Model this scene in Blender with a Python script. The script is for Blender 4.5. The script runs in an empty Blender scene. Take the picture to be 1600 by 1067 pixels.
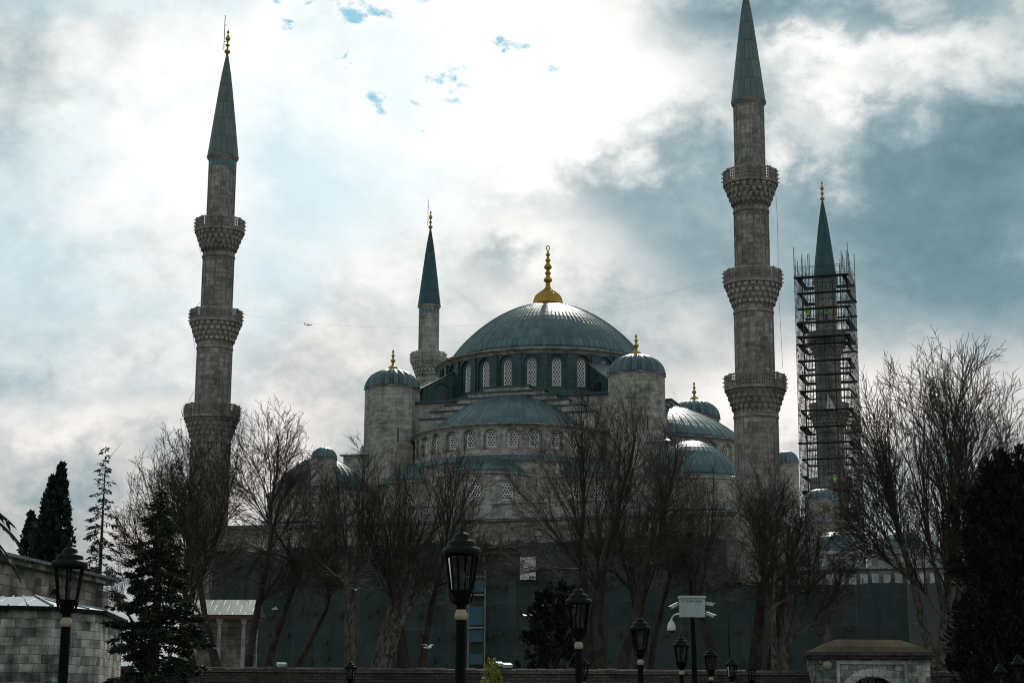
import bpy, bmesh, math, random
import numpy as np
from mathutils import Vector, Matrix
R = math.radians; PI = math.pi
S = bpy.context.scene
COL = S.collection

# ------------------------------------------------------------------ camera
PITCH = R(12.07); ROLL = R(0.32); FPX = 2697.0; EYE = 1.7
camd = bpy.data.cameras.new('camera'); cam = bpy.data.objects.new('camera', camd); COL.objects.link(cam)
camd.sensor_width = 36.0; camd.lens = FPX / 1600 * 36; camd.clip_end = 40000; camd.clip_start = 0.5
CM = Matrix.Rotation(PI / 2 + PITCH, 4, 'X') @ Matrix.Rotation(ROLL, 4, 'Z')
cam.matrix_world = Matrix.Translation((0, 0, EYE)) @ CM
S.camera = cam
def ray(px, py):
    return CM.to_3x3() @ Vector(((px - 800) / FPX, (533.5 - py) / FPX, -1))
def at(px, py, Y):
    d = ray(px, py); return Vector((d.x * Y / d.y, Y, EYE + d.z * Y / d.y))
def zat(py, Y, px=800): return at(px, py, Y).z

# ------------------------------------------------------------------ node helper
class G:
    def __init__(s, nt): s.nt = nt; nt.nodes.clear()
    def n(s, t, **k):
        x = s.nt.nodes.new(t)
        for a, b in k.items(): setattr(x, a, b)
        return x
    def put(s, sock, v):
        if v is None: return
        if hasattr(v, 'is_linked'): s.nt.links.new(v, sock)
        elif isinstance(v, (tuple, list)) and len(v) == 3 and sock.type == 'RGBA': sock.default_value = (*v, 1)
        else: sock.default_value = v
    def m(s, op, a, b=None, c=None, clamp=False):
        x = s.n('ShaderNodeMath', operation=op, use_clamp=clamp)
        s.put(x.inputs[0], a); s.put(x.inputs[1], b); s.put(x.inputs[2], c)
        return x.outputs[0]
    def mix(s, f, a, b, mode='MIX'):
        x = s.n('ShaderNodeMix', data_type='RGBA', blend_type=mode)
        s.put(x.inputs[0], f); s.put(x.inputs[6], a); s.put(x.inputs[7], b)
        return x.outputs[2]
    def ramp(s, f, stops):
        x = s.n('ShaderNodeValToRGB'); e = x.color_ramp.elements
        while len(e) < len(stops): e.new(0.5)
        for q, (p, c) in zip(e, stops):
            q.position = p; q.color = (*c, 1) if len(c) == 3 else c
        s.put(x.inputs[0], f); return x.outputs[0]
    def noise(s, vec, scale, detail=4, rough=0.55, dist=0.0):
        x = s.n('ShaderNodeTexNoise'); s.put(x.inputs['Vector'], vec)
        x.inputs['Scale'].default_value = scale; x.inputs['Detail'].default_value = detail
        x.inputs['Roughness'].default_value = rough; x.inputs['Distortion'].default_value = dist
        return x.outputs[0]
    def mapr(s, v, a, b, c=0.0, d=1.0):
        x = s.n('ShaderNodeMapRange'); s.put(x.inputs[0], v)
        for i, q in enumerate((a, b, c, d)): x.inputs[i + 1].default_value = q
        return x.outputs[0]
    def mapping(s, vec, scale=(1, 1, 1), loc=(0, 0, 0)):
        x = s.n('ShaderNodeMapping'); s.put(x.inputs[0], vec)
        x.inputs['Scale'].default_value = scale; x.inputs['Location'].default_value = loc
        return x.outputs[0]

def lin(r, g, b):
    f = lambda c: (c / 255) / 12.92 if c <= 10 else ((c / 255 + 0.055) / 1.055) ** 2.4
    return (f(r), f(g), f(b))

# ------------------------------------------------------------------ sky (sun behind broken cloud, straight ahead)
SUN_EL, SUN_AZ = R(39), R(6)
w = bpy.data.worlds.new('World'); S.world = w; w.use_nodes = True
g = G(w.node_tree)
tc = g.n('ShaderNodeTexCoord').outputs['Generated']
sky = g.n('ShaderNodeTexSky', sky_type='NISHITA', sun_disc=False, sun_elevation=SUN_EL, sun_rotation=SUN_AZ)
sep = g.n('ShaderNodeSeparateXYZ'); g.put(sep.inputs[0], tc)
X, Y_, Z = sep.outputs
AZ = g.m('ARCTAN2', X, Y_); EL = g.m('ARCSINE', Z)
def azel(px, py):
    d = ray(px, py).normalized(); return math.atan2(d.x, d.y), math.asin(d.z)
nA = g.noise(g.mapping(tc, (1, 1, 1.45)), 9.0, 10, 0.60, 0.15)
nB = g.noise(g.mapping(tc, (1, 1, 1.35), (3.1, 1.7, 0.4)), 26, 9, 0.60, 0.2)
nC = g.noise(g.mapping(tc, (1, 1, 1.3), (7.7, 0.3, 2.0)), 5.0, 7, 0.58, 0.1)
nE = g.m('ABSOLUTE', g.m('MULTIPLY_ADD', g.noise(g.mapping(tc, (1, 1, 1.4), (2.7, 4.3, 1.0)), 16, 8, 0.58, 0.1), 2.0, -1.0))
wa = g.m('ADD', g.m('MULTIPLY_ADD', nA, 0.12, -0.06), g.m('MULTIPLY_ADD', nB, 0.05, -0.025)); wb = g.m('ADD', g.m('MULTIPLY_ADD', nC, 0.10, -0.05), g.m('MULTIPLY_ADD', nE, 0.05, -0.01))
AZw = g.m('ADD', AZ, wa); ELw = g.m('ADD', EL, wb)
def blob(px, py, sx, sy, amp):
    a, e = azel(px, py); sx /= FPX; sy /= FPX
    p = g.m('POWER', g.m('DIVIDE', g.m('SUBTRACT', AZw, a), sx), 2.0)
    q = g.m('POWER', g.m('DIVIDE', g.m('SUBTRACT', ELw, e), sy), 2.0)
    return g.m('MULTIPLY', g.m('EXPONENT', g.m('MULTIPLY', g.m('ADD', p, q), -1.0)), amp)
V = g.m('MULTIPLY_ADD', Y_, 0.15, 0.40)
V = g.m('ADD', V, blob(740, 80, 400, 250, 0.60))
for b in [(180, 330, 440, 360, 0.23), (480, 520, 300, 200, 0.10), (250, 90, 300, 130, 0.10), (60, 330, 330, 90, 0.08), (480, 300, 300, 160, 0.16), (200, 300, 300, 40, -0.07), (30, 215, 120, 40, 0.0),
          (120, 570, 420, 90, 0.05), (330, 640, 300, 60, -0.02), (60, 650, 200, 40, 0.08), (70, 600, 200, 30, -0.12),
          (920, 180, 150, 120, 0.20), (820, 230, 120, 80, 0.10), (1040, 175, 60, 50, 0.14),
          (1120, 60, 150, 70, -0.42), (1340, 30, 200, 30, -0.20), (1560, 20, 90, 60, -0.10),
          (1250, 105, 170, 34, 0.16), (1310, 92, 60, 26, 0.22), (1330, 160, 80, 36, 0.34), (1480, 75, 140, 36, 0.28), (1270, 235, 50, 40, 0.25), (1480, 160, 60, 40, 0.10),
          (980, 310, 190, 50, -0.30), (1430, 300, 280, 95, -0.31), (1560, 210, 120, 60, -0.18), (1480, 440, 330, 70, -0.20),
          (1090, 240, 90, 60, -0.18), (930, 420, 170, 40, 0.16), (830, 370, 60, 20, 0.12), (900, 400, 60, 30, 0.06), (790, 420, 90, 30, -0.22), (1040, 390, 120, 50, -0.16), (1020, 500, 200, 40, 0.04),
          (1330, 560, 120, 50, -0.04), (1530, 520, 160, 40, -0.02), (1300, 640, 320, 60, 0.10), (1260, 600, 200, 90, 0.26), (1100, 640, 160, 60, 0.16), (110, 650, 160, 36, 0.16)]:
    V = g.m('ADD', V, blob(*b))
V = g.m('ADD', V, g.m('MULTIPLY_ADD', nA, 0.66, -0.33))
V = g.m('ADD', V, g.m('MULTIPLY_ADD', nB, 0.42, -0.21))
V = g.m('ADD', V, g.m('MULTIPLY_ADD', nE, 0.40, -0.09))
V = g.m('MINIMUM', V, g.m('MULTIPLY_ADD', V, 0.45, 0.47))
V = g.m('MULTIPLY', V, 1.0, clamp=True)
cl = g.ramp(V, [(0.0, lin(94, 122, 133)), (0.22, lin(114, 143, 153)), (0.42, lin(152, 172, 178)), (0.60, lin(200, 207, 207)),
                (0.78, lin(232, 234, 232)), (0.98, lin(255, 255, 253))])
patch = g.m('MULTIPLY', g.m('MULTIPLY', g.mapr(nC, 0.46, 0.60), g.mapr(EL, R(7), R(14))), g.mapr(AZ, -0.01, -0.12))
cl = g.mix(g.m('MULTIPLY', patch, 0.62), cl, lin(176, 212, 225))
# blush of the low cloud
blush = g.m('MULTIPLY', g.mapr(EL, R(17), R(5)), g.mapr(V, 0.22, 0.45))
cl = g.mix(g.m('MULTIPLY', blush, 0.85), cl, g.mix(1.0, cl, (1.03, 0.90, 0.86), 'MULTIPLY'))
# openings of blue sky
hole = None
for b in [(560, 8, 70, 22, 1.0), (700, 100, 60, 34, 0.95), (655, 148, 40, 16, 0.95), (785, 68, 34, 18, 0.95), (523, 98, 18, 18, .9), (605, 168, 34, 20, .8), (660, 8, 30, 16, .8), (865, 105, 40, 22, .75), (680, 185, 24, 16, .8), (455, 25, 22, 24, .7)]:
    x = blob(*b); hole = x if hole is None else g.m('MAXIMUM', hole, x)
nD = g.noise(g.mapping(tc, (1, 1, 1.5), (1.3, 5.2, 0.9)), 62, 9, 0.66, 0.5)
hole = g.m('ADD', hole, g.m('MULTIPLY', g.m('MULTIPLY_ADD', nD, 4.2, -2.1), g.m('MULTIPLY', hole, 2.0, clamp=True)))
hole = g.m('MULTIPLY', g.mapr(hole, 0.60, 1.15), 0.95)
blue = g.mix(0.2, lin(88, 180, 204), g.mix(1.0, sky.outputs[0], (0.1, 0.1, 0.1), 'MULTIPLY'))
cl = g.mix(hole, cl, blue)
# the half of the sky behind the viewer is a dim, blue-grey deck
back = g.mapr(Y_, 0.75, -0.1)
cl = g.mix(back, cl, g.mix(nA, (0.28, 0.325, 0.33), (0.66, 0.71, 0.71)))
up = g.mapr(Z, 0.42, 0.75)
cl = g.mix(g.m('MULTIPLY', up, 0.8), cl, (0.30, 0.34, 0.35))
cl = g.mix(g.mapr(Z, 0.0, -0.03), cl, (0.05, 0.055, 0.05))
cl10 = g.mix(1.0, cl, (10, 10, 10), 'MULTIPLY')
bg = g.n('ShaderNodeBackground'); bg.inputs[1].default_value = 0.1
skyc = g.mix(0.985, sky.outputs[0], cl10)
g.put(bg.inputs[0], skyc)
out = g.n('ShaderNodeOutputWorld'); g.put(out.inputs[0], bg.outputs[0])

sd = bpy.data.lights.new('sun', 'SUN'); so = bpy.data.objects.new('sun', sd); COL.objects.link(so)
sd.energy = 3.2; sd.angle = R(5); sd.color = (1.0, 0.93, 0.82)
sdir = Vector((math.sin(SUN_AZ) * math.cos(SUN_EL), math.cos(SUN_AZ) * math.cos(SUN_EL), math.sin(SUN_EL)))
so.rotation_euler = sdir.to_track_quat('Z', 'Y').to_euler()
S.view_settings.view_transform = 'Standard'; S.view_settings.look = 'None'
S.view_settings.exposure = 0.15; S.view_settings.gamma = 1.0; S.view_settings.use_curve_mapping = False
S.cycles.max_bounces = 6; S.cycles.filter_width = 1.1

# ------------------------------------------------------------------ materials
def mat(name):
    m = bpy.data.materials.new(name); m.use_nodes = True; return m, G(m.node_tree)
def finish(g, color, rough=0.7, metal=0.0, bump=None, bstr=0.3, bdist=0.05, spec=0.5, extra=None):
    p = g.n('ShaderNodeBsdfPrincipled')
    g.put(p.inputs['Base Color'], color); g.put(p.inputs['Roughness'], rough); g.put(p.inputs['Metallic'], metal)
    p.inputs['Specular IOR Level'].default_value = spec
    if bump is not None:
        b = g.n('ShaderNodeBump'); b.inputs['Strength'].default_value = bstr; b.inputs['Distance'].default_value = bdist
        g.put(b.inputs['Height'], bump); g.put(p.inputs['Normal'], b.outputs[0])
    o = g.n('ShaderNodeOutputMaterial'); g.put(o.inputs[0], p.outputs[0]); return p
def stone_mat(name, c1, c2, stain, bw=0.95, rh=0.42, mortar=0.016, st=(0.45, 0.62), seed=0.0, streak=0.5):
    m, g = mat(name)
    t = g.n('ShaderNodeTexCoord')
    br = g.n('ShaderNodeTexBrick'); nw = g.n('ShaderNodeTexNoise'); g.put(nw.inputs['Vector'], t.outputs['UV']); nw.inputs['Scale'].default_value = 0.9 / bw; nw.inputs['Detail'].default_value = 3
    vm = g.n('ShaderNodeVectorMath', operation='MULTIPLY_ADD'); g.put(vm.inputs[0], nw.outputs['Color']); vm.inputs[1].default_value = (bw * .55, rh * .34, 0); g.put(vm.inputs[2], t.outputs['UV'])
    g.put(br.inputs['Vector'], vm.outputs[0])
    br.inputs['Scale'].default_value = 1; br.inputs['Brick Width'].default_value = bw; br.inputs['Row Height'].default_value = rh
    br.inputs['Mortar Size'].default_value = mortar; br.inputs['Mortar Smooth'].default_value = 0.3; br.inputs['Bias'].default_value = -0.1
    g.put(br.inputs['Color1'], c1); g.put(br.inputs['Color2'], c2); g.put(br.inputs['Mortar'], tuple(x * 0.78 for x in c2))
    ob = g.mapping(t.outputs['Object'], (1, 1, 0.45), (seed, seed * 2, 0))
    n1 = g.noise(ob, 0.35, 8, 0.65); n2 = g.noise(ob, 2.6, 6, 0.65)
    n3 = g.noise(g.mapping(t.outputs['Object'], (1.3, 1.3, 0.10), (seed, 3, 0)), 1.2, 5, 0.6)
    n4 = g.noise(g.mapping(t.outputs['UV'], (1.05, 2.38, 1), (seed, 3, 0)), 1.1, 2, 0.5)
    f = g.m('ADD', g.m('MULTIPLY', n1, 0.45), g.m('MULTIPLY', n2, 0.30)); f = g.m('ADD', f, g.m('MULTIPLY', n4, 0.25))
    k = g.mapr(f, st[0], st[1])
    c = g.mix(k, br.outputs[0], stain, 'MULTIPLY')
    k3 = g.m('MULTIPLY', g.mapr(n3, 0.52, 0.70), streak)
    c = g.mix(k3, c, (0.55, 0.56, 0.56), 'MULTIPLY')
    c = g.mix(g.mapr(n2, 0.55, 0.75, 0, 0.25), c, tuple(min(1, x * 1.35) for x in c1))
    h = g.m('SUBTRACT', g.m('MULTIPLY', n2, 0.5), br.outputs['Fac'])
    finish(g, c, 0.88, bump=h, bstr=0.5, bdist=0.03, spec=0.25); return m
def lead_mat(name, ca, cb, rough=0.38, bw=1.0, rh=1.6):
    m, g = mat(name)
    t = g.n('ShaderNodeTexCoord')
    br = g.n('ShaderNodeTexBrick'); g.put(br.inputs['Vector'], t.outputs['UV'])
    br.inputs['Scale'].default_value = 1; br.inputs['Brick Width'].default_value = bw; br.inputs['Row Height'].default_value = rh
    br.inputs['Mortar Size'].default_value = 0.035; br.inputs['Mortar Smooth'].default_value = 0.5
    g.put(br.inputs['Color1'], ca); g.put(br.inputs['Color2'], cb); g.put(br.inputs['Mortar'], tuple(x * 0.55 for x in ca))
    ob = t.outputs['Object']
    n1 = g.noise(g.mapping(ob, (1, 1, 0.5)), 0.7, 7, 0.65); n2 = g.noise(ob, 5, 5, 0.6)
    c = g.mix(g.mapr(n1, 0.40, 0.66, 0, 0.8), br.outputs[0], (0.60, 0.66, 0.68), 'MULTIPLY')
    c = g.mix(g.mapr(n2, 0.5, 0.75, 0, 0.30), c, tuple(min(1, x * 1.7) for x in cb))
    rr = g.m('MULTIPLY_ADD', n2, 0.25, rough - 0.12)
    h = g.m('SUBTRACT', g.m('MULTIPLY', n1, 0.6), br.outputs['Fac'])
    finish(g, c, rr, 0.35, bump=h, bstr=0.35, bdist=0.03, spec=0.5); return m
def plain(name, c, rough=0.6, metal=0.0, var=0.25, sc=3.0, spec=0.5, bstr=0.15):
    m, g = mat(name)
    t = g.n('ShaderNodeTexCoord'); n = g.noise(t.outputs['Object'], sc, 6, 0.65)
    k = g.mix(n, tuple(x * (1 - var) for x in c), tuple(min(1, x * (1 + var)) for x in c))
    finish(g, k, g.m('MULTIPLY_ADD', n, 0.2, rough - 0.1), metal, bump=n, bstr=bstr, bdist=0.01, spec=spec); return m
def bark_mat(name, ca, cb, sc=3.0):
    m, g = mat(name)
    t = g.n('ShaderNodeTexCoord')
    v = g.n('ShaderNodeTexVoronoi'); g.put(v.inputs['Vector'], g.mapping(t.outputs['Object'], (1, 1, 0.55))); v.inputs['Scale'].default_value = sc
    n = g.noise(t.outputs['Object'], sc * 1.5, 6, 0.7)
    f = g.m('ADD', g.m('MULTIPLY', v.outputs['Color'], 0.5), g.m('MULTIPLY', n, 0.5))
    c = g.mix(g.mapr(f, 0.35, 0.65), ca, cb)
    finish(g, c, 0.85, bump=n, bstr=0.7, bdist=0.03, spec=0.3); return m
def leaf_mat(name, ca, cb, rough=0.6):
    m, g = mat(name)
    t = g.n('ShaderNodeTexCoord'); n = g.noise(t.outputs['Object'], 1.6, 5, 0.7)
    gi = g.n('ShaderNodeNewGeometry').outputs['Random Per Island']
    f = g.m('ADD', g.m('MULTIPLY', n, 0.6), g.m('MULTIPLY', gi, 0.4))
    finish(g, g.mix(g.mapr(f, 0.3, 0.7), ca, cb), rough, spec=0.3); return m

M = {}
M['stone'] = stone_mat('pale_limestone', (0.47, 0.45, 0.41), (0.30, 0.29, 0.265), (0.40, 0.41, 0.41), st=(0.46, 0.58))
M['stone2'] = stone_mat('weathered_limestone', (0.40, 0.38, 0.345), (0.185, 0.178, 0.165), (0.34, 0.35, 0.36), bw=0.80, rh=0.42, mortar=0.014, st=(0.43, 0.63), seed=4.0, streak=0.8)
M['stone3'] = stone_mat('mossy_ashlar', (0.58, 0.56, 0.50), (0.10, 0.125, 0.12), (0.16, 0.22, 0.22), bw=0.46, rh=0.29, mortar=0.010, st=(0.44, 0.56), seed=9.0)
M['ashlar'] = stone_mat('tomb_ashlar', (0.40, 0.375, 0.34), (0.17, 0.165, 0.15), (0.32, 0.33, 0.33), bw=1.7, rh=0.44, mortar=0.02, st=(0.47, 0.58), seed=2.0)
M['wallbrick'] = stone_mat('old_rubble_wall', (0.10, 0.09, 0.08), (0.05, 0.047, 0.043), (0.4, 0.4, 0.4), bw=0.45, rh=0.14, mortar=0.03, seed=6.0)
M['marble'] = stone_mat('grey_marble', (0.50, 0.52, 0.51), (0.32, 0.34, 0.34), (0.45, 0.5, 0.52), bw=1.4, rh=0.5, seed=12.0)
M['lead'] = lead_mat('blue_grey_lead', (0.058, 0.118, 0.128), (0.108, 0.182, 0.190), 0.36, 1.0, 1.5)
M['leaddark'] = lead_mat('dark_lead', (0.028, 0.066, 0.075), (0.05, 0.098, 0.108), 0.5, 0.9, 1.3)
M['leadpale'] = lead_mat('pale_lead', (0.20, 0.25, 0.28), (0.28, 0.33, 0.36), 0.45, 0.9, 3.0)
M['spire'] = lead_mat('spire_lead', (0.10, 0.135, 0.14), (0.14, 0.18, 0.185), 0.5, 0.6, 1.8)
M['spireteal'] = lead_mat('spire_lead_teal', (0.02, 0.075, 0.085), (0.03, 0.10, 0.11), 0.5, 0.6, 1.8)
M['gold'] = plain('gilded_copper', (0.42, 0.26, 0.05), 0.34, 0.9, 0.35, 2.0)
M['lattice'] = plain('plaster_lattice', (0.80, 0.80, 0.77), 0.8, var=0.15)
M['dark'] = plain('dark_glass', (0.012, 0.014, 0.016), 0.25)
M['tile'] = plain('turquoise_tile', (0.015, 0.16, 0.20), 0.4)
M['steel'] = plain('scaffold_steel', (0.045, 0.055, 0.055), 0.55, 0.3)
M['deck'] = plain('scaffold_board', (0.030, 0.036, 0.036), 0.85)
M['board'] = plain('grey_boarding', (0.22, 0.215, 0.20), 0.85)
M['black'] = plain('black_paint', (0.004, 0.005, 0.0055), 0.6, 0.0, 0.3, 6, spec=0.06)
M['greenblack'] = plain('green_black_paint', (0.004, 0.008, 0.008), 0.5, 0.0, 0.3, 6, spec=0.10)
M['brass'] = plain('dull_brass', (0.30, 0.26, 0.18), 0.5, 0.4)
M['cable'] = plain('cable_black', (0.02, 0.02, 0.02), 0.7)
M['white'] = plain('white_paint', (0.55, 0.57, 0.57), 0.5, var=0.1)
M['grey'] = plain('pale_grey_paint', (0.34, 0.42, 0.42), 0.5, var=0.12)
M['wood'] = plain('raw_timber', (0.12, 0.075, 0.045), 0.85)
M['ink'] = plain('black_ink', (0.015, 0.015, 0.015), 0.7)
M['hivis'] = plain('yellow_vest', (0.30, 0.75, 0.10), 0.7, var=0.1)
M['cloth'] = plain('dark_clothing', (0.03, 0.035, 0.045), 0.85)
M['skin'] = plain('skin', (0.35, 0.20, 0.14), 0.6)
M['bark'] = bark_mat('plane_bark', (0.055, 0.046, 0.037), (0.024, 0.020, 0.017), 2.2)
M['barkpatch'] = bark_mat('mottled_plane_bark', (0.13, 0.112, 0.085), (0.034, 0.029, 0.023), 7.0)
M['twig'] = plain('twig_bark', (0.040, 0.033, 0.028), 0.8, sc=0.6, var=0.45, spec=0.15)
M['twigpale'] = plain('pale_twig_bark', (0.046, 0.039, 0.033), 0.8, sc=0.6, var=0.45, spec=0.15)
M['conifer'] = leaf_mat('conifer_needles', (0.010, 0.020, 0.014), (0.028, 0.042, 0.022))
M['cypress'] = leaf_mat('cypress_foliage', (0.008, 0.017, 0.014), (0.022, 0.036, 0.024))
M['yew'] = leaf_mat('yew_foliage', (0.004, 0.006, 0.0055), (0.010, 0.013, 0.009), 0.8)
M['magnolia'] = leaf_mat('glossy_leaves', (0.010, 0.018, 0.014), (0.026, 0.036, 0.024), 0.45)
M['yshrub'] = leaf_mat('yellow_green_leaves', (0.10, 0.13, 0.02), (0.26, 0.25, 0.05))
M['palm'] = leaf_mat('palm_leaf', (0.012, 0.022, 0.016), (0.03, 0.045, 0.022), 0.5)
M['feather'] = plain('white_feather', (0.75, 0.75, 0.73), 0.8, var=0.05)
M['roofstone'] = stone_mat('lichen_stone', (0.12, 0.095, 0.06), (0.07, 0.055, 0.036), (0.5, 0.5, 0.45), bw=3, rh=2, mortar=0.005, seed=21)
# net: dusty dark green debris mesh hung in strips
def net_mat(name, base, hi):
    m, g = mat(name)
    t = g.n('ShaderNodeTexCoord'); uv = t.outputs['UV']
    s2 = g.n('ShaderNodeSeparateXYZ'); g.put(s2.inputs[0], uv)
    strip = g.m('PINGPONG', s2.outputs[0], 1.0); lift = g.m('PINGPONG', s2.outputs[1], 1.05)
    ln = g.m('MAXIMUM', g.mapr(strip, 0.06, 0.02), g.mapr(lift, 0.05, 0.02))
    n = g.noise(g.mapping(uv, (0.8, 0.12, 1)), 2.0, 6, 0.6); n2 = g.noise(uv, 0.35, 5, 0.6); n3 = g.noise(uv, 9, 4, 0.7)
    f = g.m('ADD', g.m('MULTIPLY', n, 0.5), g.m('MULTIPLY', n2, 0.5))
    c = g.mix(g.mapr(f, 0.38, 0.62), base, hi)
    wn = g.n('ShaderNodeTexWhiteNoise', noise_dimensions='2D'); cb = g.n('ShaderNodeCombineXYZ'); g.put(cb.inputs[0], g.m('FLOOR', g.m('MULTIPLY', s2.outputs[0], 0.5))); g.put(cb.inputs[1], g.m('FLOOR', g.m('MULTIPLY', s2.outputs[1], 0.24))); g.put(wn.inputs['Vector'], cb.outputs[0])
    c = g.mix(g.m('MULTIPLY', wn.outputs['Value'], 0.45), c, tuple(x * .55 for x in base))
    c = g.mix(g.m('MULTIPLY', g.m('MULTIPLY', ln, g.mapr(n2, 0.4, 0.6)), 0.34), c, tuple(x * 2.0 for x in hi))
    c = g.mix(g.mapr(n3, 0.55, 0.7, 0, 0.3), c, tuple(x * 0.6 for x in base))
    p = finish(g, c, 0.8, bump=g.m('ADD', n, g.m('MULTIPLY', n3, 0.3)), bstr=0.6, bdist=0.12, spec=0.25); return m
M['net'] = net_mat('debris_netting', (0.026, 0.043, 0.042), (0.050, 0.072, 0.069))
M['netpale'] = net_mat('pale_debris_netting', (0.058, 0.076, 0.071), (0.088, 0.108, 0.101))
def ground_mat():
    m, g = mat('winter_lawn'); t = g.n('ShaderNodeTexCoord')
    n = g.noise(t.outputs['Object'], 0.4, 8, 0.7)
    finish(g, g.mix(n, (0.03, 0.04, 0.018), (0.07, 0.075, 0.035)), 0.95, bump=n); return m
M['lawn'] = ground_mat(); M['path'] = plain('stone_paving', (0.14, 0.135, 0.125), 0.85, sc=1.5)

# ------------------------------------------------------------------ mesh builder
class MB:
    def __init__(s): s.v = []; s.f = []; s.u = []; s.mi = []; s.k = 0; s.sm = []; s.smooth = False
    def vert(s, p): s.v.append(tuple(p)); return len(s.v) - 1
    def face(s, pts, uvs=None):
        i = len(s.v); s.v += [tuple(p) for p in pts]; n = len(pts)
        s.f.append(tuple(range(i, i + n)))
        if uvs is None:
            a, b, c = Vector(pts[0]), Vector(pts[1]), Vector(pts[2]); nn = (b - a).cross(c - a)
            if nn.length > 1e-9: nn.normalize()
            if abs(nn.z) > 0.8: uvs = [(p[0], p[1]) for p in pts]
            else:
                h = Vector((-nn.y, nn.x, 0)); h.normalize()
                uvs = [(Vector(p).dot(h), p[2]) for p in pts]
        s.u += uvs; s.mi.append(s.k); s.sm.append(s.smooth)
    def grid(s, rows, uvs, closed=False):
        """rows: list of rings of points, shared vertices, smooth capable"""
        base = len(s.v); n = len(rows[0])
        for r in rows: s.v += [tuple(p) for p in r]
        for j in range(len(rows) - 1):
            for i in range(n - (0 if closed else 1)):
                i2 = (i + 1) % n
                s.f.append((base + j * n + i, base + j * n + i2, base + (j + 1) * n + i2, base + (j + 1) * n + i))
                q = i + 1
                s.u += [uvs[j][i], uvs[j][q], uvs[j + 1][q], uvs[j + 1][i]]
                s.mi.append(s.k); s.sm.append(s.smooth)
    def box(s, x0, x1, y0, y1, z0, z1, T=None):
        P = [(x, y, z) for z in (z0, z1) for y in (y0, y1) for x in (x0, x1)]
        if T is not None: P = [tuple(T @ Vector(p)) for p in P]
        for q in ((0, 1, 5, 4), (1, 3, 7, 5), (3, 2, 6, 7), (2, 0, 4, 6), (4, 5, 7, 6), (2, 3, 1, 0)):
            s.face([P[i] for i in q])
    def prism(s, poly, z0, z1, top=True, bot=True):
        n = len(poly); d = 0
        for i in range(n):
            a, b = poly[i], poly[(i + 1) % n]; L = math.dist(a, b)
            s.face([(a[0], a[1], z0), (b[0], b[1], z0), (b[0], b[1], z1), (a[0], a[1], z1)], [(d, z0), (d + L, z0), (d + L, z1), (d, z1)]); d += L
        if top: s.face([(p[0], p[1], z1) for p in poly])
        if bot: s.face([(p[0], p[1], z0) for p in reversed(poly)])
    def rev(s, prof, n=32, c=(0, 0), lobes=0, lamp=0.0, seams=0, sw=0.012, sh=0.05, useam=False, a0=0.0):
        """surface of revolution about z through c; prof = (r, z) bottom to top"""
        if seams:
            angs = []; bump = []
            for k in range(seams):
                d = 2 * PI / seams
                for o, h in ((-sw, 0), (0, 1), (sw, 0)): angs.append(k * d + o); bump.append(h)
        else:
            angs = [2 * PI * i / n for i in range(n)]; bump = [0] * n
        rmax = max(p[0] for p in prof); rows = []; uvs = []; arc = 0; pv = None
        for (r, z) in prof:
            if pv: arc += math.dist(pv, (r, z))
            pv = (r, z); row = []
            for a, h in zip(angs, bump):
                rr = r + h * sh * min(1, r / (0.3 * rmax))
                if lobes: rr = r * (1 + lamp * (abs(math.cos(lobes * a / 2)) - 0.5))
                row.append((c[0] + rr * math.cos(a + a0), c[1] + rr * math.sin(a + a0), z))
            rows.append(row)
            sc = (seams / (2 * PI)) if (seams and useam) else rmax
            uvs.append([(a * sc, arc) for a in angs] + [((2 * PI + angs[0]) * sc, arc)])
        s.grid(rows, uvs, True)
    def tube(s, pts, r, n=6, caps=True):
        pts = [Vector(p) for p in pts]; rs = r if isinstance(r, (list, tuple)) else [r] * len(pts)
        rows = []; uvs = []; d = 0; up = None
        for i, p in enumerate(pts):
            t = (pts[min(i + 1, len(pts) - 1)] - pts[max(i - 1, 0)]).normalized()
            if up is None: up = t.orthogonal().normalized()
            else:
                up = up - t * up.dot(t)
                up = up.normalized() if up.length > 1e-6 else t.orthogonal().normalized()
            v = t.cross(up)
            rows.append([p + (up * math.cos(2 * PI * k / n) + v * math.sin(2 * PI * k / n)) * rs[i] for k in range(n)])
            if i: d += (p - pts[i - 1]).length
            uvs.append([(2 * PI * k / n * rs[i], d) for k in range(n + 1)])
        s.grid(rows, uvs, True)
        if caps: s.face(list(reversed(rows[0]))); s.face(rows[-1])
    def bar(s, a, b, w, d=None):
        """square bar from a to b"""
        a = Vector(a); b = Vector(b); t = (b - a).normalized(); u = t.orthogonal().normalized() if abs(t.z) > 0.95 else t.cross(Vector((0, 0, 1))).normalized()
        v = t.cross(u); d = d or w
        P = [[q + u * sx * w / 2 + v * sy * d / 2 for sx, sy in ((-1, -1), (1, -1), (1, 1), (-1, 1))] for q in (a, b)]
        for i in range(4):
            j = (i + 1) % 4; s.face([P[0][i], P[0][j], P[1][j], P[1][i]])
        s.face(P[0][::-1]); s.face(P[1])
    def build(s, name, mats, parent=None, loc=None):
        me = bpy.data.meshes.new(name); me.from_pydata(s.v, [], s.f)
        uv = me.uv_layers.new(name='UVMap'); uv.data.foreach_set('uv', [x for p in s.u for x in p])
        me.polygons.foreach_set('material_index', s.mi); me.polygons.foreach_set('use_smooth', s.sm)
        for k in (mats if isinstance(mats, (list, tuple)) else [mats]): me.materials.append(M[k] if isinstance(k, str) else k)
        me.update()
        return link(name, me, parent, loc)
def link(name, me, parent=None, loc=None):
    o = bpy.data.objects.new(name, me); COL.objects.link(o)
    if parent is not None: o.parent = parent
    if loc is not None: o.location = loc
    return o
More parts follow.
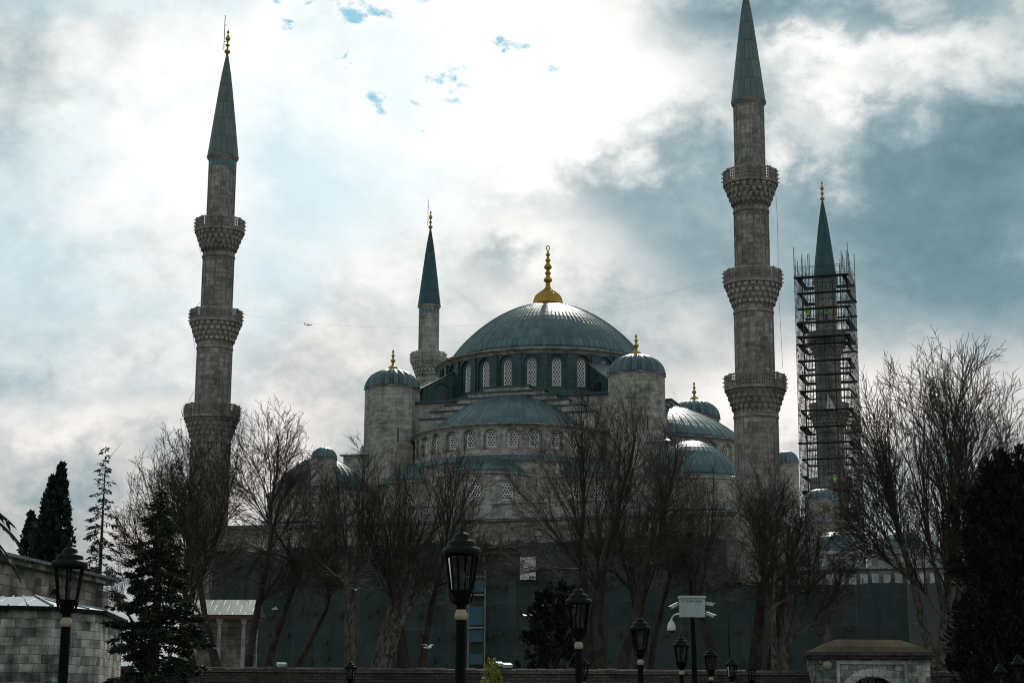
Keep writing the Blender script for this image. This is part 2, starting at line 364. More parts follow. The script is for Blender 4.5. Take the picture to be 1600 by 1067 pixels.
def np_mesh(name, V, F, m, parent=None, smooth=False):
    """V (n,3), F (m,k) -> object"""
    V = np.asarray(V, dtype=np.float32); F = np.asarray(F, dtype=np.int32); k = F.shape[1]
    me = bpy.data.meshes.new(name)
    me.vertices.add(len(V)); me.vertices.foreach_set('co', V.ravel())
    me.loops.add(F.size); me.loops.foreach_set('vertex_index', F.ravel())
    me.polygons.add(len(F)); me.polygons.foreach_set('loop_start', np.arange(0, F.size, k, dtype=np.int32))
    if smooth: me.polygons.foreach_set('use_smooth', np.ones(len(F), dtype=bool))
    me.materials.append(M[m]); me.update(calc_edges=True); me.validate()
    return link(name, me, parent)
def tag(o, label=None, cat=None, group=None, kind=None):
    if label: o['label'] = label
    if cat: o['category'] = cat
    if group: o['group'] = group
    if kind: o['kind'] = kind
    return o
def thing(name, label, cat, loc=(0, 0, 0), rz=0.0, group=None):
    o = bpy.data.objects.new(name, None); COL.objects.link(o); o.location = loc; o.rotation_euler = (0, 0, rz)
    o.empty_display_size = 0.3
    return tag(o, label, cat, group)
def dup(o, loc=None, rz=None, label=None, parent=None, scale=None):
    c = o.copy(); COL.objects.link(c)
    if parent is not None: c.parent = parent
    if loc is not None: c.location = loc
    if rz is not None: c.rotation_euler = (0, 0, rz)
    if scale is not None: c.scale = (scale,) * 3
    if label: c['label'] = label
    for ch in list(o.children): dup(ch, parent=c)
    return c

# ------------------------------------------------------------------ ground (below the frame, but there)
b = MB(); b.face([(-9000, -300, 0), (9000, -300, 0), (9000, 12000, 0), (-9000, 12000, 0)]); tag(b.build('ground', 'lawn'), kind='structure')
b = MB(); b.box(-1.6, 3.0, -20, 84, -0.05, 0.03); tag(b.build('path', 'path'), kind='structure')
b = MB(); b.face([(-60, 90, 0.01), (120, 90, 0.01), (120, 150, 0.01), (-60, 150, 0.01)]); tag(b.build('courtyard_pavement', 'path'), kind='structure')

# ------------------------------------------------------------------ shared shapes
def arch_pts(w, zs, zt, n=10):
    """outline of a round-headed opening of width w, from right foot over to left foot; springing zs, crown zt"""
    h = zt - zs
    return [(w / 2 * math.cos(PI * i / n), zs + h * math.sin(PI * i / n)) for i in range(n + 1)]
def arch_panel(b, T, w, z0, z1, aw, sill, zs, zt, depth):
    """flat wall panel (local x across, y out, z up) with a round-headed opening and its reveal"""
    f = lambda pts: b.face([tuple(T @ Vector((x, y, z))) for x, y, z in pts], [(x + T.translation.x + T.translation.y, z) for x, y, z in pts])
    A = arch_pts(aw, zs, zt)
    f([(w / 2, 0, z0), (w / 2, 0, z1), (aw / 2, 0, z1), (aw / 2, 0, z0)][::-1])
    f([(-aw / 2, 0, z0), (-aw / 2, 0, z1), (-w / 2, 0, z1), (-w / 2, 0, z0)][::-1])
    f([(aw / 2, 0, z0), (aw / 2, 0, sill), (-aw / 2, 0, sill), (-aw / 2, 0, z0)][::-1])
    for (xa, za), (xb, zb) in zip(A, A[1:]): f([(xa, 0, za), (xa, 0, z1), (xb, 0, z1), (xb, 0, zb)][::-1])
    O = [(aw / 2, sill)] + A + [(-aw / 2, sill)]
    for (xa, za), (xb, zb) in zip(O, O[1:] + O[:1]): f([(xa, 0, za), (xb, 0, zb), (xb, -depth, zb), (xa, -depth, za)])
def lattice_window(aw, sill, zs, zt, pitch=0.19, bar=0.055):
    """pierced plaster window: honeycomb bars in a frame, dark glass behind; local x across, y out"""
    b = MB(); b.k = 1
    A = arch_pts(aw, zs, zt)
    b.face([(x, -0.14, z) for x, z in [(-aw / 2, sill), (aw / 2, sill)] + A])
    b.k = 0
    O = [(aw / 2, sill)] + A + [(-aw / 2, sill)]
    fr = 0.07
    for (xa, za), (xb, zb) in zip(O, O[1:] + O[:1]): b.bar((xa * 0.97, -0.03, za), (xb * 0.97, -0.03, zb), fr * 1.6, 0.1)
    def inside(x, z):
        if z < sill or abs(x) > aw / 2: return False
        if z <= zs: return True
        return (x / (aw / 2)) ** 2 + ((z - zs) / (zt - zs)) ** 2 <= 1
    s = pitch / math.sqrt(3); rows = int((zt - sill) / (1.5 * s)) + 2; cols = int(aw / pitch) + 3
    done = set()
    for j in range(rows):
        for i in range(-cols, cols):
            cx = (i + 0.5 * (j % 2)) * pitch; cz = sill + j * 1.5 * s
            H = [(cx + s * math.sin(PI / 3 * k), cz + s * math.cos(PI / 3 * k)) for k in range(6)]
            for k in range(6):
                p, q = H[k], H[(k + 1) % 6]; key = (round((p[0] + q[0]) * 50), round((p[1] + q[1]) * 50))
                if key in done: continue
                done.add(key)
                if inside(*p) and inside(*q):
                    # thin flat bar
                    dx, dz = q[0] - p[0], q[1] - p[1]; L = math.hypot(dx, dz); ux, uz = -dz / L * bar / 2, dx / L * bar / 2
                    for y in (-0.02,):
                        b.face([(p[0] - ux, y, p[1] - uz), (q[0] - ux, y, q[1] - uz), (q[0] + ux, y, q[1] + uz), (p[0] + ux, y, p[1] + uz)])
    me = b.build('window', ['lattice', 'dark']); m = me.data; bpy.data.objects.remove(me); return m
def radial(c, ang, r, z=0.0):
    """frame at angle ang on circle: local y points outward"""
    return Matrix.Translation((c[0] + r * math.cos(ang), c[1] + r * math.sin(ang), z)) @ Matrix.Rotation(ang - PI / 2, 4, 'Z')

GREAT_FINIAL = [(1.5, 0), (1.52, .12), (1.46, .5), (1.36, .8), (1.2, 1.05), (0.8, 1.4), (0.5, 1.62), (.35, 1.78), (.28, 2.0), (.22, 2.1), (.3, 2.14), (.22, 2.2), (.21, 2.38), (.3, 2.45), (.45, 2.6), (.46, 2.75), (.38, 2.9), (.25, 3.0), (.2, 3.2), (.22, 3.28), (.33, 3.4), (.33, 3.5), (.24, 3.6), (.18, 3.68), (.18, 3.85), (.35, 3.95), (.43, 4.08), (.40, 4.22), (.28, 4.4), (.18, 4.55), (.17, 4.66), (.28, 4.78), (.30, 4.9), (.24, 5.0), (.14, 5.1), (.12, 5.3), (.22, 5.42), (.25, 5.52), (.15, 5.68), (.07, 5.85), (.05, 5.95)]
SMALL_FINIAL = [(.46, 0), (.5, .1), (.46, .25), (.3, .36), (.14, .46), (.11, .7), (.2, .8), (.26, .92), (.2, 1.04), (.1, 1.12), (.09, 1.3), (.17, 1.38), (.17, 1.48), (.08, 1.56), (.07, 1.75), (.13, 1.82), (.11, 1.92), (.04, 2.0), (.03, 2.1)]
def finial(prof, parent, loc, sc=1.0, ring=True, lobes=0):
    b = MB(); b.smooth = True
    if lobes:
        b.rev([(r * sc, z * sc) for r, z in prof if z <= 1.8], 144, lobes=lobes, lamp=0.13)
        b.rev([(r * sc, z * sc) for r, z in prof if z >= 1.75], 20)
    else: b.rev([(r * sc, z * sc) for r, z in prof], 16)
    top = prof[-1][1] * sc
    if ring:
        rr = 0.30 * sc
        b.tube([(rr * .55 * math.cos(t), 0, top + rr * 0.9 + rr * math.sin(t)) for t in [PI * 2 * k / 16 - PI / 2 for k in range(17)]], 0.055 * sc, 6)
    return b.build('finial', 'gold', parent, loc)

# ------------------------------------------------------------------ the mosque (local x along the facade, y away from viewer)
MOS = (3.8, 179.0, 0.0); MROT = R(-18.4)
mos = thing('mosque', 'grey stone mosque with blue-grey lead domes around one great dome with a gold finial', 'mosque', MOS, MROT)
def world(a, bb): return (MOS[0] + a * math.cos(MROT) - bb * math.sin(MROT), MOS[1] + a * math.sin(MROT) + bb * math.cos(MROT))
def ell(a, h, z, n=14):
    """profile of a low dome, between a parabola and a spherical cap"""
    return [(a * math.cos(PI / 2 * i / n) * (1 + .05 * math.sin(PI * i / n)), z + h * (1 - math.cos(PI / 2 * i / n) ** 2)) for i in range(n + 1)]

# great dome
b = MB(); b.smooth = False
prof = [(11.95, 36.92), (11.2, 37.0), (10.5, 37.2)] + ell(10.2, 6.6, 37.45, 18)
prof[-1] = (0.2, 44.1)
b.rev(prof, seams=104, sw=0.006, sh=0.07, useam=True)
dome = b.build('main_dome', 'lead', mos)
finial(GREAT_FINIAL, dome, (0, 0, 44.0), 1.0, True, 24)
# drum with its lattice windows
NW = 28; DR = 11.35; AW = 2 * DR * math.tan(PI / NW)
b = MB(); az0 = math.atan2(-MOS[1], -MOS[0]) - MROT       # direction to the viewer, local
WZ = (33.15, 35.4, 36.0)
angs = [az0 + R(4.6) + 2 * PI * k / NW for k in range(NW)]
for a in angs:
    arch_panel(b, radial((0, 0), a, DR), AW, 32.7, 36.62, 1.62, 33.0, 35.45, 36.3, 0.22)
    T = radial((0, 0), a, DR - 0.22); arch_panel(b, T, 1.62, 32.95, 36.32, 0.92, *WZ, 0.28)
    # pilaster between the bays
    T = radial((0, 0), a + PI / NW, DR / math.cos(PI / NW)); b.box(-0.28, 0.28, -0.3, 0.16, 32.7, 36.45, T)
b.rev([(12.25, 31.9), (11.75, 32.72), (11.3, 32.75)], NW)
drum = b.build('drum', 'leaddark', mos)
wm = lattice_window(0.92, *WZ, pitch=0.27, bar=0.09)
for a in angs:
    o = link('window', wm, drum); o.matrix_local = radial((0, 0), a, DR - 0.40)
b = MB(); b.rev([(11.4, 36.35), (11.55, 36.45), (11.6, 36.58), (11.85, 36.68), (11.98, 36.76), (12.0, 36.9), (11.9, 36.93)], 112)
b.build('cornice', 'stone', drum)
# diagonal buttresses of the drum
for a in (45, 135, 225, 315):
    t = R(a); T = Matrix.Rotation(t - PI / 2, 4, 'Z')
    b = MB()
    prof2 = [(10.9, 31.5), (14.9, 31.5), (14.9, 33.4), (11.0, 35.6)]
    for s in (-1, 1):
        pts = [tuple(T @ Vector((s * 1.25, y, z))) for y, z in prof2]; b.face(pts if s > 0 else pts[::-1])
    for (ya, za), (yb, zb) in zip(prof2[1:], prof2[2:]):
        b.face([tuple(T @ Vector(q)) for q in ((1.25, ya, za), (-1.25, ya, za), (-1.25, yb, zb), (1.25, yb, zb))])
    P = [(14.98, 33.42), (10.95, 35.66)]
    b.k = 1
    for s in (-1, 1):
        b.box(s * 1.27 - (0.12 if s > 0 else 0), s * 1.27 + (0.12 if s < 0 else 0), 12.0, 13.6, 31.8, 33.3, T)
        b.tube([tuple(T @ Vector((s * 1.255, 12.8 + 0.8 * math.cos(q), 33.3 + 0.8 * math.sin(q)))) for q in [PI * k / 8 for k in range(9)]], 0.06, 4)
    b.k = 2
    b.face([tuple(T @ Vector(q)) for q in ((1.35, 15.02, 33.45), (-1.35, 15.02, 33.45), (-1.35, 10.9, 35.74), (1.35, 10.9, 35.74))])
    b.face([tuple(T @ Vector(q)) for q in ((1.35, 15.02, 33.45), (1.35, 10.9, 35.74), (1.35, 10.9, 35.6), (1.35, 15.02, 33.3))])
    b.face([tuple(T @ Vector(q)) for q in ((-1.35, 15.02, 33.45), (1.35, 15.02, 33.45), (1.35, 15.02, 33.3), (-1.35, 15.02, 33.3))])
    b.build('buttress', ['leaddark', 'dark', 'leadpale'], mos)
# square stone base under the drum, lead slopes on it, stepped arch gables
b = MB(); H = 12.9
b.prism([(-H, -H), (H, -H), (H, H), (-H, H)], 19.0, 31.55, top=False)
b.build('central_block', 'stone', mos)
b = MB()
q = [(-H - .25, -H - .25), (H + .25, -H - .25), (H + .25, H + .25), (-H - .25, H + .25)]
b.prism(q, 31.56, 31.80, top=False)
for i in range(4):
    a, c = q[i], q[(i + 1) % 4]; k = 0.85
    b.face([(*a, 31.8), (*c, 31.8), (c[0] * k, c[1] * k, 32.2), (a[0] * k, a[1] * k, 32.2)])
b.face([(x * .85, y * .85, 32.2) for x, y in q])
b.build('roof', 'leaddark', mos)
for rz in (0, 90, 180, 270):
    T = Matrix.Rotation(R(rz), 4, 'Z'); b = MB()
    for i, (hw, zt) in enumerate(((2.35, 32.75), (3.9, 32.25), (5.1, 31.75), (6.4, 31.2), (7.8, 30.6), (9.0, 29.9))):
        lo = 24.0
        y0 = -H - 0.9 + 0.004 * i
        b.k = 0; b.box(-hw, hw, y0, -H + 0.3 - 0.003 * i, lo, zt - 0.16, T)
        b.k = 1; b.box(-hw - .1, hw + .1, y0 - 0.12, -H + 0.35 - 0.003 * i, zt - 0.157, zt, T)
    b.build('stepped_gable', ['stone', 'leaddark'], mos)

def turret(x, y, r, z0, z1, h, lobes, sides=8, fin=0.0, name='turret', mt='stone', rim=True):
    b = MB(); rot = PI / 8
    b.prism([(x + r * math.cos(2 * PI * i / sides + rot), y + r * math.sin(2 * PI * i / sides + rot)) for i in range(sides)], z0, z1 - 0.12, top=False)
    if rim:
        b.prism([(x + r * 1.05 * math.cos(2 * PI * i / sides + rot), y + r * 1.05 * math.sin(2 * PI * i / sides + rot)) for i in range(sides)], z1 - 0.117, z1)
    t = b.build(name, mt, mos)
    b = MB(); b.smooth = True
    pr = [(math.cos(PI / 2 * i / 12) + .001, math.sin(PI / 2 * i / 12)) for i in range(13)]
    b.rev([(r * .955 * p, z1 + 0.02 + h * q) for p, q in pr], lobes * 8, (x, y), lobes=lobes, lamp=0.17)
    b.k = 1; b.rev([(r * 1.0, z1 + .003), (r * 1.0, z1 + .06), (r * .94, z1 + .09)], 48, (x, y))
    d = b.build('turret_dome', ['lead', 'leaddark'], t)
    if fin: finial(SMALL_FINIAL, d, (x, y, z1 + h - 0.03), fin, False)
    return t
for x, y in ((-12.35, -12.9), (12.9, -12.9), (12.9, 12.9), (-12.9, 12.9)):
    t = turret(x, y, 2.75, 27.4, 33.2, 2.05, 18, 8, 1.0)
    b = MB(); b.prism([(x + 3.0 * math.cos(2 * PI * i / 8 + PI / 8), y + 3.0 * math.sin(2 * PI * i / 8 + PI / 8)) for i in range(8)], 20, 27.38); b.build('turret_base', 'stone', t)
    if y < 0:
        T = radial((x, y), R(-58), 2.75 * math.cos(PI / 8) + 0.02)
        b = MB(); b.box(-0.3, 0.3, -0.2, 0.015, 27.5, 28.7, T); b.face([tuple(T @ Vector((p, 0.015, q))) for p, q in arch_pts(0.6, 28.7, 29.0)]); b.build('door', 'dark', t)

# half domes with window belts, on the four sides
BELT = (25.75, 26.85, 27.35)
wmb = lattice_window(0.95, *BELT, pitch=0.27, bar=0.085)
wme = lattice_window(1.1, 20.5, 21.65, 22.25, pitch=0.27, bar=0.085)
for rz in (0, 90, 180, 270):
    T = Matrix.Rotation(R(rz), 4, 'Z'); off = {0: 10.5, 90: 11.6, 180: 10.5, 270: 11.6}[rz]
    cc = tuple((T @ Vector((0, -off, 0)))[:2])
    rd = 8.3 if rz in (0, 180) else 9.1
    b = MB()
    prof = [(10.45, 27.92), (9.6, 27.98), (rd + .3, 28.1)] + ell(rd, 4.3, 28.2, 14); prof[-1] = (0.15, 32.5)
    b.rev(prof, seams=64, sw=0.008, sh=0.07, useam=True, c=cc)
    hd = b.build('half_dome', 'lead', mos)
    b = MB(); NB = 30; RB = 10.0; PW = 2 * RB * math.tan(PI / NB)
    aa = [R(rz - 90) + 2 * PI * (k + 0.35) / NB for k in range(-8, 9)]
    for a in aa:
        arch_panel(b, radial(cc, a, RB), PW, 24.9, 27.6, 1.30, 25.5, 26.9, 27.48, 0.25)
        arch_panel(b, radial(cc, a, RB - .25), 1.30, 25.45, 27.5, 0.95, *BELT, 0.22)
    belt = b.build('window_belt', 'stone', mos)
    for a in aa:
        o = link('window', wmb, belt); o.matrix_local = radial(cc, a, RB - .40)
    b = MB(); b.rev([(9.9, 27.55), (10.1, 27.6), (10.15, 27.7), (10.4, 27.78), (10.5, 27.85), (10.48, 27.93)], 90, cc); b.build('cornice', 'stone', belt)
    b = MB(); b.rev([(10.15, 17), (10.15, 24.2), (10.3, 24.3), (10.35, 24.4)], 60, cc); b.build('belt_base', 'stone', belt)
    b = MB(); b.rev([(10.4, 24.41), (10.4, 24.5), (10.2, 24.75), (10.03, 25.0), (9.9, 25.02)], seams=60, sw=0.008, sh=0.06, useam=True, c=cc); b.build('belt_roof', 'lead', hd)
    # three small apses below the half dome
    for ex, ey, er in ((0, -off - 8.1, 4.5), (-8.3, -off - 4.3, 4.0), (8.3, -off - 4.3, 4.0)):
        ec = tuple((T @ Vector((ex, ey, 0)))[:2])
        b = MB(); prof = [(er + .25, 23.1), (er - .1, 23.25)] + ell(er - .4, 2.0, 23.35, 10); prof[-1] = (0.1, 25.35)
        b.rev(prof, seams=34, sw=0.012, sh=0.05, useam=True, c=ec); ed = b.build('apse_dome', 'lead', mos)
        b = MB(); ne = 9 if ex == 0 else 10; pw = 2 * er * math.tan(PI / ne)
        base = R(rz - 90) + (0 if ex == 0 else R(35) * (1 if ex > 0 else -1))
        ea = [base + 2 * PI * k / ne + (R(2) if ex == 0 else 0) for k in range(-2, 3)]
        for a in ea: arch_panel(b, radial(ec, a, er), pw, 17.5, 22.75, 1.1, 20.5, 21.65, 22.25, 0.3)
        ew = b.build('apse_wall', 'stone', mos)
        for a in ea:
            o = link('window', wme, ew); o.matrix_local = radial(ec, a, er - .15)
        b = MB(); b.rev([(er + .05, 22.65), (er + .12, 22.8), (er + .3, 22.95), (er + .32, 23.08), (er + .1, 23.12)], 54, ec); b.build('cornice', 'stone', ew)
# corner domes, their drums
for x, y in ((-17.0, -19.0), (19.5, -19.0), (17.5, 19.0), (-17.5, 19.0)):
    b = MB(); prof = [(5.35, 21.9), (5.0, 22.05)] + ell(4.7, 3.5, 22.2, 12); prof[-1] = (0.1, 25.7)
    b.rev(prof, seams=40, sw=0.012, sh=0.06, useam=True, c=(x, y)); cd = b.build('corner_dome', 'leaddark' if x < 0 else 'lead', mos)  # left domes take the darker lead: their shade is put into the colour
    b = MB(); b.prism([(x + 5.2 * math.cos(PI / 6 * i), y + 5.2 * math.sin(PI / 6 * i)) for i in range(12)], 19, 21.65, top=False)
    b.prism([(x + 5.45 * math.cos(PI / 6 * i), y + 5.45 * math.sin(PI / 6 * i)) for i in range(12)], 21.653, 21.9); b.build('dome_base', 'stone', cd)
# weight towers and piers beside the turrets
turret(-15.0, -23.0, 1.2, 18, 24.9, 1.1, 12, 8, 0.0, 'weight_tower', 'stone2')
turret(25.0, 0.0, 1.18, 17, 26.0, 1.25, 14, 14, 0.0, 'stair_turret')
turret(27.2, 8.0, 1.75, 12, 23.2, 1.15, 16, 10, 0.0, 'stair_turret')
def pier(x0, x1, y0, y1, zt, zb=18.0):
    b = MB(); b.prism([(x0, y0), (x1, y0), (x1, y1), (x0, y1)], zb, zt, top=False)
    b.k = 1; e = 0.3; c = ((x0 + x1) / 2, (y0 + y1) / 2)
    q = [(x0 - e, y0 - e), (x1 + e, y0 - e), (x1 + e, y1 + e), (x0 - e, y1 + e)]
    b.prism(q, zt + .003, zt + .12, top=False)
    for i in range(4):
        a, d = q[i], q[(i + 1) % 4]; k = .35
        s = lambda p: (c[0] + (p[0] - c[0]) * k, c[1] + (p[1] - c[1]) * k)
        b.face([(*a, zt + .12), (*d, zt + .12), (*s(d), zt + .75), (*s(a), zt + .75)])
    b.face([(c[0] + (p[0] - c[0]) * .35, c[1] + (p[1] - c[1]) * .35, zt + .75) for p in q])
    b.build('pier', ['stone', 'leadpale'], mos)
for s in (-1, 1):
    for u in (-1, 1):
        pier(min(s * 13.2, s * 16.5), max(s * 13.2, s * 16.5), min(u * 11.2, u * 15.2), max(u * 11.2, u * 15.2), 26.3)
        pier(min(s * 16.6, s * 19.0), max(s * 16.6, s * 19.0), min(u * 11.5, u * 15.0), max(u * 11.5, u * 15.0), 25.0)
# main block
b = MB(); b.prism([(-21.3, -22.5), (22.6, -22.5), (22.6, 22.5), (-21.3, 22.5)], 0, 19.0, top=False)
b.prism([(-21.55, -22.75), (22.85, -22.75), (22.85, 22.75), (-21.55, 22.75)], 19.003, 19.25)
b.build('hall_wall', 'stone', mos)
b = MB(); b.prism([(-21.0, -22.3), (22.3, -22.3), (22.3, 22.3), (-21.0, 22.3)], 19.26, 20.0); b.build('hall_roof', 'leadpale', mos)
# raised wall behind the apses, with the high cornice
b = MB(); b.prism([(-11.0, -22.9), (12.4, -22.9), (12.4, -14), (-11.0, -14)], 15, 20.05, top=False)
b.prism([(-11.2, -23.1), (12.6, -23.1), (12.6, -13.8), (-11.2, -13.8)], 20.053, 20.3)
b.build('apse_block', 'stone', mos)
for x in (-8.2, -2.6, 3.6, 9.4):
    pass
# side galleries: front one towards the viewer and the ones on both flanks
b = MB(); b.prism([(-22.0, -30.6), (26.4, -30.6), (26.4, -22.8), (-22.0, -22.8)], 0, 17.6, top=False)
b.prism([(-22.25, -30.85), (26.65, -30.85), (26.65, -22.8), (-22.25, -22.8)], 17.603, 17.9)
b.build('gallery_wall', 'stone2', mos)
b = MB(); b.face([(-22.4, -31.0, 17.91), (26.8, -31.0, 17.91), (26.8, -22.6, 18.7), (-22.4, -22.6, 18.7)]); b.prism([(-22.4, -31.0), (26.8, -31.0), (26.8, -30.9), (-22.4, -30.9)], 17.8, 17.93)
b.build('gallery_roof', 'leadpale', mos)
for x0, x1 in ((-27.5, -21.6), (22.9, 27.5)):
    b = MB(); b.prism([(x0, -22.7), (x1, -22.7), (x1, 30), (x0, 30)], 0, 18.2, top=False); b.k = 1; b.prism([(x0 - .2, -22.9), (x1 + .2, -22.9), (x1 + .2, 30.2), (x0 - .2, 30.2)], 18.203, 18.5)
    b.build('flank_gallery', ['stone', 'leadpale'], mos)
b = MB(); b.prism([(22.9, -12), (26, -12), (26, 12), (22.9, 12)], 18.51, 20.0, top=False); b.k = 1; b.prism([(22.7, -12.2), (26.2, -12.2), (26.2, 12.2), (22.7, 12.2)], 20.003, 20.25)
b.build('flank_wall', ['stone', 'leadpale'], mos)
b = MB(); b.prism([(25.0, 5), (29.5, 5), (29.5, 14), (25.0, 14)], 0, 20.6, top=False); b.k = 1; b.prism([(24.8, 4.8), (29.7, 4.8), (29.7, 14.2), (24.8, 14.2)], 20.603, 20.8)
b.build('stair_block', ['stone', 'leadpale'], mos)

# ------------------------------------------------------------------ forecourt with portico domes, right
fc = thing('forecourt', 'stone wing with a row of low lead domes behind a marble arcade at the right', 'courtyard', MOS, MROT)
b = MB(); b.prism([(28.8, -30.6), (80, -30.6), (80, -26), (28.8, -26)], 0, 12.9); b.build('wall', 'stone2', fc)
b = MB(); b.box(28.8, 80, -31.0, -25.8, 12.903, 13.05); b.k = 1
for i in range(56):
    x = 29.2 + i * 0.9; b.box(x - .17, x + .17, -30.9, -30.55, 13.053, 14.15)
b.box(28.8, 80, -31.05, -30.45, 14.153, 14.4)
for i in range(56):
    x = 29.65 + i * 0.9; b.box(x - .28, x + .28, -31.0, -30.62, 11.6, 12.5)
b.build('arcade', ['leadpale', 'marble'], fc)
for i in range(8):
    x = 33.0 + i * 5.4
    b = MB(); prof = [(2.75, 14.2), (2.6, 14.3)] + ell(2.5, 2.05, 14.35, 9); prof[-1] = (.06, 16.4)
    b.rev(prof, seams=24, sw=0.02, sh=0.05, useam=True, c=(x, -26.4)); d = b.build('portico_dome', 'lead', fc)
    b = MB(); b.prism([(x + 2.7 * math.cos(PI / 4 * k + PI / 8), -26.4 + 2.7 * math.sin(PI / 4 * k + PI / 8)) for k in range(8)], 13.06, 14.18); b.build('dome_base', 'marble', d)

# ------------------------------------------------------------------ minarets
LV = [(43.3, 45.1, 46.4, 2.22), (34.6, 36.4, 37.7, 2.34), (25.8, 27.5, 28.8, 2.46)]
SH = [1.78, 1.60, 1.43, 1.26]
def minaret(x, y, label, spire='spire', tile=True, antenna=False, shaft='stone2', boards=False, rz=0.0, goldf=1.0):
    t = thing('minaret', label, 'minaret', (x, y, 0), rz, 'slender pencil minarets of the mosque')
    ns = 16; trg = random.Random(int(x * 10))
    b = MB()
    def ring(r, n=ns): return [(r * math.cos(2 * PI * i / n), r * math.sin(2 * PI * i / n)) for i in range(n)]
    zz = [0] + [l[0] for l in LV] + [52.3]
    b.prism(ring(2.35, 8), 0, 6.0)
    zb = 6.003
    for i in range(4):
        z0 = zb if i == 0 else LV[3 - i][1] + 0.1
        z1 = LV[2 - i][1] + .1 if i < 3 else 52.35
        b.prism(ring(SH[i]), z0, z1, top=False, bot=False)
        for k in range(ns):   # corner beads on the faceted shaft
            a = 2 * PI * k / ns; p = (SH[i] * math.cos(a), SH[i] * math.sin(a))
            b.bar((*p, z0), (*p, (LV[2 - i][0] if i < 3 else z1)), 0.09)
        lo = z0 if i == 0 else z0 + .05
        if i < 3:
            zc = LV[2 - i][0]
            b.rev([(SH[i] + .02, zc - .6), (SH[i] + .12, zc - .52), (SH[i] + .12, zc - .40), (SH[i] + .02, zc - .32)], ns)
    b.build('shaft', shaft, t)
    for li, (zc, zf, zp, rp) in enumerate(LV):
        i = 2 - li; rs = SH[i]
        b = MB(); tiers = 4; hh = (zf - zc)
        for k in range(tiers):
            ra = rs + (rp - .08 - rs) * (k / tiers) ** 0.85; rb = rs + (rp - .08 - rs) * ((k + 1) / tiers) ** 0.85
            za = zc + hh * k / tiers; z2 = zc + hh * (k + 1) / tiers
            b.rev([(ra - .05, za), (ra + .02, za + .12), (rb - .06, z2 - .1), (rb - .02, z2 + .003 * k)], 32)
            nt = 24
            for q in range(nt):
                a = 2 * PI * (q + .5 * (k % 2)) / nt
                T = radial((0, 0), a, rb - .10)
                wd = 2 * PI * rb / nt * .33
                P = [(-wd, .0, z2 - .02), (wd, .0, z2 - .02), (wd, .17, z2 - .02), (-wd, .17, z2 - .02)]
                b.box(-wd, wd, -.1, .13, z2 - hh / tiers * .55, z2 - .025, T)
                tip = (0, -.06, z2 - hh / tiers * trg.uniform(.85, 1.35))
                for u in range(4):
                    c0 = [(-wd, -.1), (wd, -.1), (wd, .13), (-wd, .13)][u]; c1 = [(-wd, -.1), (wd, -.1), (wd, .13), (-wd, .13)][(u + 1) % 4]
                    b.face([tuple(T @ Vector(v)) for v in (tip, (c1[0], c1[1], z2 - hh / tiers * .553), (c0[0], c0[1], z2 - hh / tiers * .553))])
        b.rev([(rs - .1, zf - .001), (rp + .06, zf), (rp + .1, zf + .05), (rp + .06, zf + .13), (rs - .1, zf + .14)], 40)
        bal = b.build('balcony', shaft, t)
        b = MB(); npn = 14
        z0 = zf + .14
        if boards:
            b.rev([(rp + .05, z0), (rp + .05, zp - .05), (rp - .05, zp - .05), (rp - .05, z0)], 28); b.build('parapet', 'board', bal)
            continue
        for q in range(npn):
            a0 = 2 * PI * q / npn; a1 = 2 * PI * (q + 1) / npn
            P0 = Vector((rp * math.cos(a0), rp * math.sin(a0), 0)); P1 = Vector((rp * math.cos(a1), rp * math.sin(a1), 0))
            def at2(f, z): return P0.lerp(P1, f) + Vector((0, 0, z))
            b.bar(P0 + Vector((0, 0, z0)), P0 + Vector((0, 0, zp + .04)), 0.15)
            b.bar(at2(0, zp - .07), at2(1, zp - .07), 0.10, 0.14); b.bar(at2(0, z0 + .07), at2(1, z0 + .07), 0.10, 0.14)
            nv = 5 if li != 1 else 8; nh = 4 if li != 1 else 6
            for k in range(1, nv): b.bar(at2(k / nv, z0 + .12), at2(k / nv, zp - .12), .095 if li != 1 else .07, .05)
            for k in range(1, nh):
                zq = z0 + .1 + (zp - z0 - .2) * k / nh; b.bar(at2(.0, zq), at2(1, zq), .05, .095 if li != 1 else .07)
            o = P0.normalized()
            for zq in (z0 + .25, z0 + .6, z0 + .95): b.bar(P0 + o * .05 + Vector((0, 0, zq)), P0 + o * .24 + Vector((0, 0, zq)), .09)
        b.build('parapet', shaft, bal)
        # doorway onto the balcony
    b = MB(); b.rev([(1.26, 52.2), (1.38, 52.32), (1.50, 52.5), (1.52, 52.62), (1.4, 52.64)], ns)
    b.build('cornice', shaft, t)
    if tile:
        b = MB()
        for k in range(16):
            T = radial((0, 0), 2 * PI * (k + .5) / 16, SH[3] * math.cos(PI / 16) + .012)
            b.face([tuple(T @ Vector((p, .01, q))) for p, q in [(-.16, 51.5), (.16, 51.5)] + arch_pts(.32, 51.95, 52.12, 6)])
        b.build('tile_band', 'tile', t)
    b = MB(); n = 16
    prof = [(1.46, 52.64), (1.44, 52.75), (1.25, 54.3), (1.05, 56.0), (.85, 57.6), (.64, 59.3), (.42, 60.9), (.2, 62.3), (.08, 63.0)]
    b.rev(prof, seams=n, sw=0.02, sh=0.03, useam=False); b.build('spire', spire, t)
    f = finial([(.10, 0), (.12, .2), (.26, .34), (.3, .46), (.24, .58), (.1, .68), (.09, .95), (.2, 1.03), (.22, 1.13), (.12, 1.22), (.08, 1.3), (.08, 1.5), (.2, 1.62), (.25, 1.78), (.18, 1.95), (.07, 2.1), (.06, 2.3), (.14, 2.38), (.13, 2.46), (.05, 2.55), (.03, 2.7)], t, (0, 0, 62.75), goldf, False)
